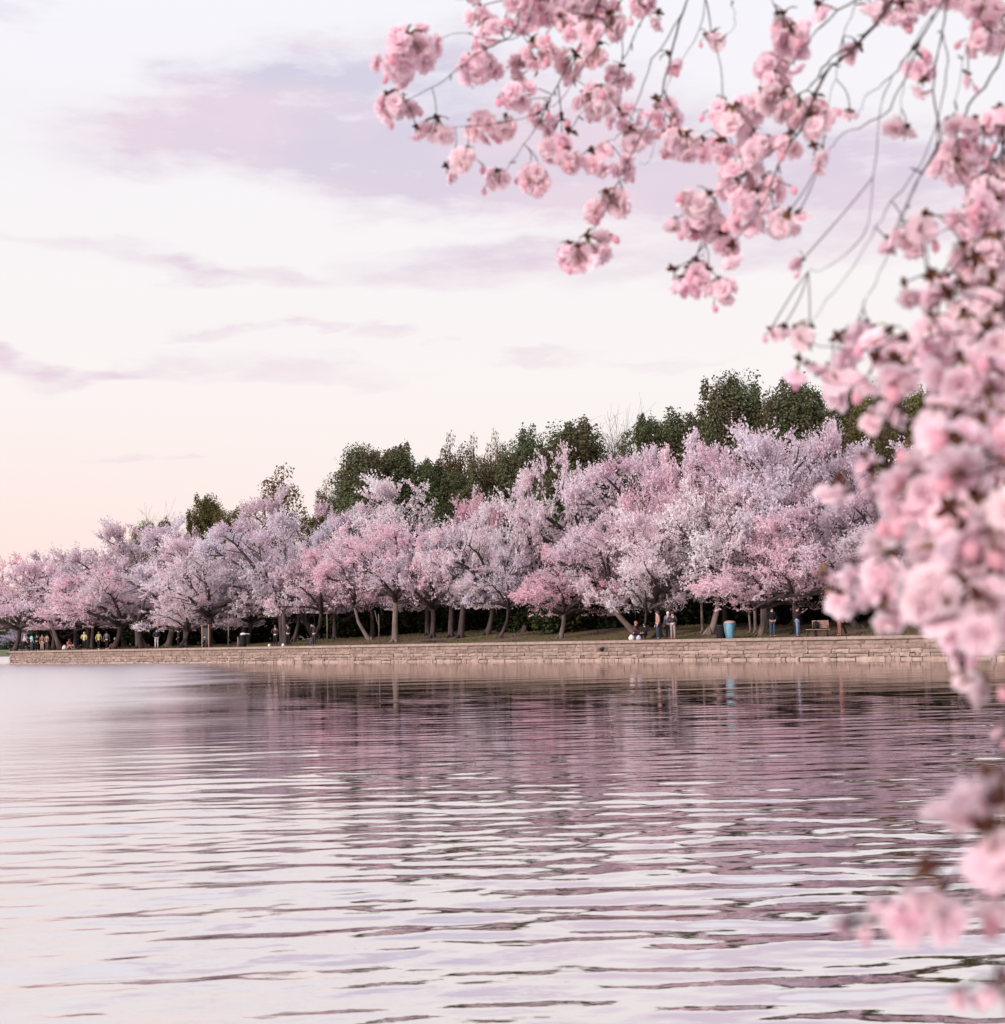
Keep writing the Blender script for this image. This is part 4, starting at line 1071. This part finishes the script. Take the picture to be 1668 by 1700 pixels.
sack(107, 3.8, M_WHITE, 1.2, 'large white bag beside the person sitting in salmon'); sack(34.5, .9, plain('dull_plastic', (.4, .4, .45), .5), .6, 'small grey bag on the wall corner')
sack(447, 1.1, M_WHITE, .6, 'bag shaped stand-in for a pale leg left of the pair in dark coats'); sack(470, 1.1, M_WHITE, .65, 'bag shaped stand-in for a pale leg between the pair in dark coats')  # no bags here: both shapes stand in for pale legs
p = place(1420, .35); g = Geo(); g.tube([(0, 0, 0), (0, 0, .12), (.1, 0, .2), (.2, 0, .12), (.2, 0, 0)], .03, 6); o = g.obj('mooring_ring', M_DARKM); o.location = (p[0], p[1], WALL_H - .02); tag(o, 'small dark iron ring on top of the wall right of the bench', 'mooring ring')
# lamp with its light on, beyond the corner
M_LAMP = plain('lamp_globe', (.9, .7, .6), .4, .02, emit=((1, .72, .6), 2.2))
q = at(37.7, 1041.7, 230); o = thing('street_lamp', 'lit globe street lamp beyond the people at the corner', 'street lamp', (q.x, q.y, .9))
g = Geo(); g.tube([(0, 0, 0), (0, 0, q.z - 1.1)], .06, 8); g.lathe([(.16, 0), (.12, .3)], sides=10); g.obj('post', M_DARKM, o)
g = Geo(); g.lathe([(.06, -.25), (.2, -.12), (.25, 0), (.2, .15), (.05, .24)], (0, 0, q.z - .9), 12); g.obj('lamp_globe', M_LAMP, o)

# ------------------------------------------------------------------ foreground cherry branches
def petal_mat():
    mt, t, out = new_mat('double_blossom_petals')
    a = N(t, 'ShaderNodeAttribute'); a.attribute_name = 'v'
    cr = N(t, 'ShaderNodeValToRGB'); cr.color_ramp.elements[0].color = (.87, .49, .585, 1); cr.color_ramp.elements[1].color = (.99, .91, .935, 1)
    e = cr.color_ramp.elements.new(.35); e.color = (.965, .825, .865, 1)
    t.links.new(a.outputs['Fac'], cr.inputs[0])
    oi = N(t, 'ShaderNodeObjectInfo')
    col = mixc(t, 1.0, cr.outputs[0], oi.outputs['Color'], 'MULTIPLY')
    d = N(t, 'ShaderNodeBsdfDiffuse'); tr = N(t, 'ShaderNodeBsdfTranslucent'); ms = N(t, 'ShaderNodeMixShader'); ms.inputs[0].default_value = .52
    t.links.new(col, d.inputs[0]); t.links.new(col, tr.inputs[0]); t.links.new(d.outputs[0], ms.inputs[1]); t.links.new(tr.outputs[0], ms.inputs[2]); t.links.new(ms.outputs[0], out.inputs[0])
    return mt
M_PETAL = petal_mat()
M_LEAFN = leafy('young_bronze_leaf', (.12, .05, .035), (.30, .19, .09), .35, patch=.2, pscale=20)
M_FBARK = plain('foreground_bark', (.060, .036, .040), .8, .35, 60, .001)
def cluster_variant(seed, nfl=7, nbud=2):
    rg = np.random.default_rng(seed); V = []; Fc = []; At = []
    def patch(grid, att):
        nu, nv = grid.shape[:2]; b = len(V); V.extend(grid.reshape(-1, 3).tolist()); At.extend(att)
        for i in range(nu - 1):
            for j in range(nv - 1): Fc.append((b + i * nv + j, b + i * nv + j + 1, b + (i + 1) * nv + j + 1, b + (i + 1) * nv + j))
    cen = np.array([0, 0, -.040 if nfl > 4 else (-.031 if nfl > 2 else -.022)]); spr = 1.0 if nfl > 4 else (.62 if nfl > 2 else .15)
    dirs = []
    while len(dirs) < nfl:
        d = nrm(rg.normal(size=3) + np.array([0, 0, -.25]))
        if all(d @ e < .55 for e in dirs) or rg.random() < .02: dirs.append(d)
    stems = Geo()
    for d in dirs:
        c = cen + d * rg.uniform(.020, .036) * spr * np.array([1.35, 1.15, .9]); a = nrm(d + rg.normal(0, .25, 3))
        stems.tube([(0, 0, 0), tuple(c * .45 + np.array([0, 0, .004])), tuple(c - a * .006)], [.0011, .0010, .0022], 4)
        ref = nrm(np.cross(a, rg.normal(size=3))); ref2 = np.cross(a, ref)
        for w_, (cnt, th, L, W) in enumerate(((8, 84, .0255, .0125), (7, 64, .024, .012), (6, 44, .021, .011), (5, 26, .018, .009), (4, 8, .014, .007))):
            o0 = rg.uniform(0, 6)
            for k in range(cnt):
                ph = o0 + 2 * math.pi * k / cnt + rg.normal(0, .12); rad = ref * math.cos(ph) + ref2 * math.sin(ph); t_ = R(th + rg.normal(0, 9))
                wdv = np.cross(a, rad); G = np.zeros((4, 3, 3)); av = []; l = L * rg.uniform(.85, 1.12)
                shade = rg.uniform(-.22, .22)
                for i, u in enumerate((0, .38, .74, 1.0)):
                    tt_ = t_ - .35 * (1 - u) ; dv = a * math.cos(tt_) + rad * math.sin(tt_)
                    hw = W * (.18, .85, 1.0, .55)[i]
                    for j, vv in enumerate((-1, 0, 1)):
                        G[i, j] = c + dv * l * u * (1 - (.10 if (i == 3 and j == 1) else 0)) + wdv * hw * vv + a * (.0035 * vv * vv + (rg.normal(0, .0018) if i > 1 else 0))
                        av.append(min(1, max(0, .12 + .75 * u ** .8 + shade)))
                patch(G, av)
    buds = []
    for k in range(nbud):
        d = nrm(np.array([rg.normal(), rg.normal(), -1.2])); c = d * (rg.uniform(.05, .065) if nfl > 2 else rg.uniform(.03, .042)); stems.tube([(0, 0, 0), tuple(c * .6), tuple(c)], [.001, .001, .002], 4)
        bg = Geo(); bg.lathe([(.002, 0), (.006, -.004), (.0085, -.011), (.0065, -.018), (.0015, -.023)], tuple(c), 8); 
        buds.append(bg)
    lv = Geo()
    for k in range(3 if nfl > 2 else 1):
        a = rg.uniform(0, 6.28); d = nrm(np.array([math.cos(a), math.sin(a), rg.uniform(-.6, .5)])); L = rg.uniform(.018, .036); sd = nrm(np.cross(d, (0, 0, 1.)) + rg.normal(0, .2, 3)); up = np.cross(sd, d)
        P = []
        for u, hw in ((0, .001), (.3, .006), (.65, .0055), (1, .0005)):
            q = d * L * u + up * .006 * math.sin(u * 3) ; P += [q - sd * hw + up * .002, q, q + sd * hw + up * .002]
        lv.add(P, [(i * 3 + j, i * 3 + j + 1, (i + 1) * 3 + j + 1, (i + 1) * 3 + j) for i in range(3) for j in range(2)], rg.random())
    for k in range(5):                      # brown bud scales at the spur
        d = nrm(rg.normal(size=3) + np.array([0, 0, .5])); lv.tube([(0, 0, 0), tuple(d * .007), tuple(d * .013)], [.003, .004, .001], 5, a=0)
    o = mesh_obj('blossom_cluster', V, Fc, M_PETAL, smooth=True, attr=At); m1 = o.data; bpy.data.objects.remove(o)
    lv_o = lv.obj('young_leaves', M_LEAFN); m2 = lv_o.data; bpy.data.objects.remove(lv_o)
    so = stems.obj('flower_stems', plain('stem_green', (.20, .11, .06), .7)); m3 = so.data; bpy.data.objects.remove(so)
    mb = []
    for bg in buds:
        bo = bg.obj('bud', M_PETAL); bo.data.attributes['v'].data.foreach_set('value', [.12] * len(bo.data.vertices)); mb.append(bo.data); bpy.data.objects.remove(bo)
    return m1, m2, m3, mb
FULL = [cluster_variant(200 + k, 7 + k % 3, 1) for k in range(7)]; MID = [cluster_variant(230 + k, 4, 1) for k in range(4)]; ONE = [cluster_variant(250 + k, 1, 1 if k == 4 else 0) for k in range(5)]; BUD = [cluster_variant(260 + k, 1, 1) for k in range(2)]

def sm(x): x = max(0., min(1., x)); return x * x * (3 - 2 * x)
def depth(px, py):
    a = sm((px - 900) / 720) * (.35 + .65 * sm((py - 60) / 800))
    d = 3.3 - 1.95 * a
    if py > 1250: d = .95 + .0 * px
    return d
CL = [(674,96,56),(662,118,40),(700,80,40),(645,179,30),(668,182,26),(725,221,30),(690,224,14),(798,221,30),(820,226,24),(838,212,22),(776,272,28),(740,293,18),(824,301,22),(798,32,34),(806,58,26),
 (869,29,34),(850,15,30),(805,109,42),(780,118,30),(885,90,34),(888,130,30),(856,163,30),(866,182,18),(914,19,34),(940,30,30),(968,19,34),(1000,22,32),(1013,45,28),(978,51,28),(1061,13,26),(1075,5,20),(1096,38,18),
 (955,115,30),(994,93,26),(1032,134,28),(1109,109,20),(978,179,38),(1000,168,28),(907,198,22),(933,221,30),(945,240,22),(1029,205,32),(1048,237,28),(1112,198,34),(1090,185,22),(1115,240,30),(1130,250,26),
 (914,256,24),(942,269,26),(898,304,36),(880,296,22),(984,275,30),(1035,285,24),(1007,346,32),(990,356,24),(945,428,34),(975,420,32),(960,434,28),(1118,386,20),(1118,470,24),
 (1182,77,18),(1172,70,10),(1300,50,34),(1315,75,34),(1307,100,38),(1290,115,28),(1361,32,22),(1355,22,14),(1438,10,22),(1480,19,26),(1500,30,22),(1518,12,24),(1553,14,20),(1428,99,22),(1420,92,14),(1520,98,18),(1534,120,26),(1536,150,18),
 (1646,22,32),(1660,60,34),(1640,75,26),(1412,202,14),(1490,226,22),(1505,235,20),(1608,141,10),(1200,185,26),(1220,205,36),(1240,190,30),(1284,144,28),(1265,175,30),(1300,180,36),(1326,195,34),(1345,215,30),(1355,179,20),
 (1350,265,24),(1362,280,18),(1140,246,28),(1168,252,26),(1200,256,24),(1250,245,32),(1272,262,34),(1313,243,26),(1240,300,36),(1222,320,30),(1272,318,30),(1255,340,28),(1224,352,30),(1176,350,34),(1160,376,32),(1192,385,30),(1135,390,18),(1243,372,30),(1285,378,28),(1310,376,28),(1326,372,18),
 (1200,410,28),(1214,430,24),(1175,474,32),(1195,486,26),(1145,464,22),(1130,480,18),(1155,452,24),
 (1588,224,24),(1633,243,30),(1615,225,22),(1565,282,34),(1590,292,30),(1659,205,30),(1637,330,40),(1655,300,36),(1652,365,40),(1611,371,32),(1515,402,30),(1535,388,28),(1505,410,22),(1476,422,14),(1332,448,12),(1600,440,36),(1618,462,32),(1655,425,40),(1545,488,30),(1570,500,30),(1502,493,14),(1650,500,44),(1660,560,44),(1595,500,28),
 (1300,566,22),(1322,570,24),(1345,562,16),(1280,562,10),(1328,620,24),(1350,632,20),(1380,640,30),(1402,660,32),(1390,590,30),(1412,585,32),(1440,576,34),(1465,600,36),(1455,632,34),(1485,640,38),(1480,582,36),(1505,600,34),(1525,592,32),(1536,625,28),(1478,700,30),(1492,712,28),(1446,712,12),
 (1570,520,34),(1545,560,30),(1600,560,44),(1640,585,48),(1580,600,36),(1600,640,50),(1640,650,50),(1555,725,46),(1590,735,50),(1560,700,34),(1640,700,52),(1660,740,50),(1620,760,46),
 (1380,834,28),(1402,838,28),(1392,818,20),(1450,805,26),(1470,815,24),(1435,790,16),(1500,812,34),(1525,840,50),(1550,870,52),(1540,800,36),(1590,800,50),(1636,812,60),(1660,870,60),(1620,880,58),(1576,900,50),(1600,940,50),(1655,950,60),
 (1456,940,28),(1462,915,18),(1500,905,34),(1480,965,42),(1515,975,38),(1440,975,24),(1416,966,18),(1424,988,20),(1396,1012,22),(1420,1024,26),(1450,1020,30),(1470,1030,24),(1368,974,10),(1496,1024,34),(1520,1030,28),(1532,1000,38),
 (1540,950,44),(1570,965,46),(1590,1015,52),(1625,1040,56),(1660,1010,56),(1600,1060,40),(1645,1060,48),(1560,1030,30),(1592,1110,22),(1605,1145,18),(1596,1128,16),(1632,1160,10),(1666,1232,11),
 (1602,1392,56),(1648,1372,62),(1672,1395,58),(1650,1432,52),(1622,1420,46),(1670,1500,46),(1545,1490,46),(1568,1528,42),(1508,1532,40),(1478,1540,34),(1447,1555,12),(1404,1545,11),(1645,1660,12),(1664,1672,12),(1592,1667,10),(1668,1640,12),
 (930,50,28),(895,5,30),(955,3,30),(1040,10,20),(760,0,14),(790,8,22),(1200,250,22),(1490,5,20),(1590,0,26),(1610,10,24)]
# the mass on the right is several layers deep
rf = random.Random(21)
for k in range(46):
    y_ = rf.uniform(360, 990); x_ = rf.uniform(1610 - 90 * sm((y_ - 500) / 400), 1720)
    CL.append((x_, y_, rf.uniform(26, 40), rf.uniform(.5, 1.0)))
CL = CL[:296]
# branches as they hang, photo pixels; every chain starts off the picture, at the limbs
BR = [([(1320,-120),(1180,-60),(1134,20),(1110,110),(1092,170),(1060,235),(1030,290),(1008,340),(975,405)], 6),
 ([(1000,-130),(905,-60),(866,10),(848,60),(800,85),(770,105),(730,140),(672,168)], 5),
 ([(905,-60),(880,30),(840,70),(760,55),(715,75)], 3),
 ([(1060,-120),(1010,-30),(965,70),(925,140),(905,180),(870,240),(838,285)], 5),
 ([(1100,-120),(1040,-20),(1000,60),(960,120),(920,175),(830,205),(745,212)], 4),
 ([(1150,-130),(1110,-40),(1062,40),(1040,90),(1010,150),(960,190)], 4),
 ([(1134,20),(1085,100),(1050,190),(1020,230),(960,260)], 3),
 ([(1650,-160),(1520,-60),(1470,20),(1420,80),(1375,115),(1355,150),(1330,215),(1300,255),(1280,310),(1255,360)], 8),
 ([(1420,80),(1380,95),(1340,150),(1290,170),(1210,200),(1150,235)], 4),
 ([(1375,115),(1330,200),(1300,240),(1220,300),(1180,345),(1170,440)], 4),
 ([(1520,-60),(1390,20),(1340,70),(1310,110),(1260,170)], 4),
 ([(1700,-160),(1590,-40),(1565,50),(1550,130),(1556,240),(1530,290),(1490,370),(1480,410)], 5),
 ([(1590,-40),(1530,60),(1480,130),(1460,190),(1440,370),(1380,440),(1340,448)], 3),
 ([(1530,60),(1475,180),(1400,225),(1380,245),(1355,262)], 3),
 ([(1565,50),(1570,120),(1540,250),(1470,350),(1430,420),(1360,520),(1325,560)], 2.5),
 ([(1556,240),(1510,330),(1475,420),(1440,500),(1420,560)], 2.5),
 ([(1780,-100),(1690,20),(1655,110),(1600,190),(1585,260),(1610,340),(1570,380),(1530,395)], 5),
 ([(1760,100),(1680,190),(1640,290),(1640,360),(1600,440),(1560,490)], 6),
 ([(1850,300),(1720,420),(1640,530),(1560,560),(1480,570),(1400,580),(1320,565)], 8),
 ([(1640,530),(1580,610),(1480,620),(1400,640),(1335,612)], 6),
 ([(1850,520),(1720,600),(1640,690),(1590,720),(1490,700)], 8),
 ([(1850,700),(1720,760),(1600,790),(1520,800),(1450,800),(1395,830)], 8),
 ([(1720,760),(1640,860),(1560,900),(1500,900),(1460,930),(1420,965),(1370,975)], 7),
 ([(1860,900),(1720,950),(1620,970),(1530,990),(1440,1010),(1400,1010)], 8),
 ([(1720,950),(1640,1050),(1600,1080),(1600,1130)], 5), ([(1720,1000),(1680,1100),(1665,1230)], 4), ([(1640,1050),(1636,1110),(1632,1150)], 2.5),
 ([(1900,1180),(1760,1250),(1680,1310),(1600,1330),(1580,1345)], 7), ([(1760,1250),(1710,1400),(1650,1450),(1560,1480),(1500,1520),(1440,1535),(1405,1530)], 5),
 ([(1900,1500),(1760,1600),(1680,1630),(1630,1645),(1565,1652)], 4),
 ([(1480,130),(1440,160),(1425,190),(1415,200)], 2), ([(1500,-130),(1440,-30),(1400,60),(1385,130),(1370,200),(1362,270)], 2.5),
 ([(1590,-40),(1520,70),(1500,150),(1495,215)], 2.5), ([(1250,-120),(1215,-20),(1220,40),(1195,65),(1180,70)], 2), ([(1700,-160),(1640,-20),(1600,100),(1585,200)], 3),
 ([(1320,-120),(1280,-20),(1300,30)], 4), ([(1180,-60),(1160,50),(1110,140),(1080,260),(1060,270)], 2.5)]
# off-picture tree that carries them
LIMB1 = [(2.45, .35, .7), (2.4, .6, 1.6), (2.2, 1.2, 2.7), (1.95, 2.0, 3.4), (1.5, 2.9, 3.85), (.8, 3.6, 4.05), (.1, 3.9, 4.1)]
LIMB2 = [(2.4, .6, 1.6), (2.0, 1.2, 1.95), (1.55, 1.75, 2.1), (1.2, 2.1, 2.2), (1.05, 2.3, 2.6)]
LIMB3 = [(2.4, .6, 1.5), (1.9, 1.0, 1.5), (1.3, 1.3, 1.4), (.95, 1.45, 1.2)]
ftree = thing('flowering_cherry_tree', 'near pink double blossom cherry whose twigs hang in from top right', 'tree', LIMB1[0])
org = Vector(LIMB1[0])
def loc_pts(P): return [tuple(Vector(q) - org) for q in P]
def smooth_poly(P, sub=3):
    P = np.array(P, float); n = len(P); out = []
    for i in range(n - 1):
        p0, p1, p2, p3 = P[max(i - 1, 0)], P[i], P[i + 1], P[min(i + 2, n - 1)]
        for k in range(sub):
            u = k / sub; out.append(.5 * ((2 * p1) + (-p0 + p2) * u + (2 * p0 - 5 * p1 + 4 * p2 - p3) * u * u + (-p0 + 3 * p1 - 3 * p2 + p3) * u ** 3))
    out.append(P[-1]); return np.array(out)
for nm, L, r0, r1 in (('trunk', LIMB1[:3], .17, .11), ('limb', LIMB1[2:], .09, .02), ('limb', LIMB2, .07, .012), ('limb', LIMB3, .06, .012)):
    P = smooth_poly(loc_pts(L), 3); g = Geo(); g.tube(P, np.linspace(r0, r1, len(P)), 10); g.obj(nm, M_FBARK, ftree)
LS = np.concatenate([smooth_poly(LIMB1[2:], 5), smooth_poly(LIMB2, 5), smooth_poly(LIMB3, 5)])
SAMP = []
rg = np.random.default_rng(9)
for P, wpx in BR:
    start_in_tree = P[0][0] > 1690 or P[0][1] < -90
    W = [np.array(at(x, y, depth(min(x, 1700), y) + .0)) for x, y in P]
    off = P[0][1] < -90 or P[0][0] >= 1760
    if off:
        k = int(np.argmin(np.linalg.norm(LS - W[0], axis=1))); W = [LS[k]] + W
    else:
        # springs from an earlier branch
        Q = np.array([s_[0] for s_ in SAMP]); k = int(np.argmin(np.linalg.norm(Q - W[0], axis=1))); W[0] = Q[k]
    W = smooth_poly(W, 5); W[3:] += rg.normal(0, .0016, (len(W) - 3, 3)); n = len(W)
    r0 = wpx / 2 * .00072
    rad = np.linspace(r0 * 1.4, r0 * .4, n)
    if P[1][1] > 380 or P[1][0] > 1715: rad = rad * (.62 if P[1][1] < 1200 else .42)
    rad = rad * (1 + rg.normal(0, .12, n))
    g = Geo(); g.tube([tuple(Vector(q) - org) for q in W], rad, 6); g.obj('branch', M_FBARK, ftree)
    if off:
        sg = Geo()
        for q in W[6::3]:
            if rg.random() < .7:
                dv = nrm(rg.normal(size=3)); e = q + dv * rg.uniform(.008, .02); sg.tube([tuple(Vector(q) - org), tuple(Vector(e) - org), tuple(Vector(e + dv * .006) - org)], [.0016, .0018, .0008], 5)
        if sg.V: so_ = sg.obj('spurs', M_FBARK, ftree); so_['kind'] = 'stuff'
    for i in range(4 if off else 1, n): SAMP.append((W[i], rad[i]))
Q = np.array([s_[0] for s_ in SAMP])
def px_proj(v):
    d = np.asarray(v) - np.array([0, 0, HC]); f = d @ np.array(F); return CX + FPX * (d @ np.array(RV)) / f, CY - FPX * (d @ np.array(UV)) / f
QP = np.array([px_proj(q) for q in Q])
ntw = 0
for i, c in enumerate(CL):
    x_, y_, r_ = c[:3]; extra = c[3] if len(c) > 3 else 0
    d = depth(x_, y_) + extra + rg.normal(0, .05) * (1 if r_ < 40 else .5)
    if r_ < 45: d += rg.uniform(0, .18)
    rm = r_ * d / FPX * (.92 if x_ < 1450 else 1)                                # real radius, metres
    if r_ <= 12: kind, scl = BUD, (.62 if y_ < 1200 else .34)
    elif rm > .040: kind, scl = FULL, max(.8, min(1.35, rm / .055))
    elif rm > .027: kind, scl = MID, max(.8, min(1.2, rm / .037))
    else: kind, scl = ONE, max(.75 if y_ < 1080 else .52, min(1.15, rm / .024))
    drop = {id(FULL): .040, id(MID): .033, id(ONE): .026, id(BUD): .028}[id(kind)] * scl
    p = np.array(at(x_, y_, d)) + np.array([0, 0, drop])          # the spur sits above the middle of the cluster
    m1, m2, m3, mb = kind[int(rg.integers(len(kind)))]
    o = bpy.data.objects.new('blossom_cluster', m1); C.objects.link(o); o.parent = ftree; o.location = tuple(Vector(p) - org); o.scale = (scl,) * 3
    o.rotation_euler = (rg.normal(0, .35), rg.normal(0, .35), rg.uniform(0, 6.28))
    tint = rg.uniform(.92, 1.05); warm = rg.uniform(-.04, .04); o.color = (min(1.05, tint + .02), tint * (1 - abs(warm)), tint, 1)
    for nm, mm in [('young_leaves', m2), ('flower_stems', m3)] + [('bud', q_) for q_ in mb]:
        ch = bpy.data.objects.new(nm, mm); C.objects.link(ch); ch.parent = o; ch.color = o.color
    # twig from the nearest branch above or to the right
    dd = np.linalg.norm(Q - p, axis=1) + np.where(QP[:, 1] > y_ - 4, .25, 0) + np.where(QP[:, 0] < x_ - 30, .12, 0)
    k = int(np.argmin(dd)); a = Q[k]; L = np.linalg.norm(p - a)
    if L > .012 and ntw < 290:
        mid = (a + p) / 2 + rg.normal(0, .03, 3) * L + np.array([.04, 0, .05]) * L
        T = smooth_poly([a, mid, p], 4); g = Geo(); g.tube([tuple(Vector(q) - org) for q in T], np.linspace(max(.0010, min(SAMP[k][1], .0022)), .0012, len(T)), 5, cap=False)
        g.obj('twig', M_FBARK, ftree); ntw += 1

# ------------------------------------------------------------------ the near bank, below and behind the camera
g = Geo(); g.box((4.2, -1.6, .2), (5.6, 5.2, 1.3)); g.box((-6, -3.4, .2), (14.6, 5.2, 1.296)); struct(g.obj('near_bank', M_MORTAR, None, False), 'paved bank the near cherry tree stands on')
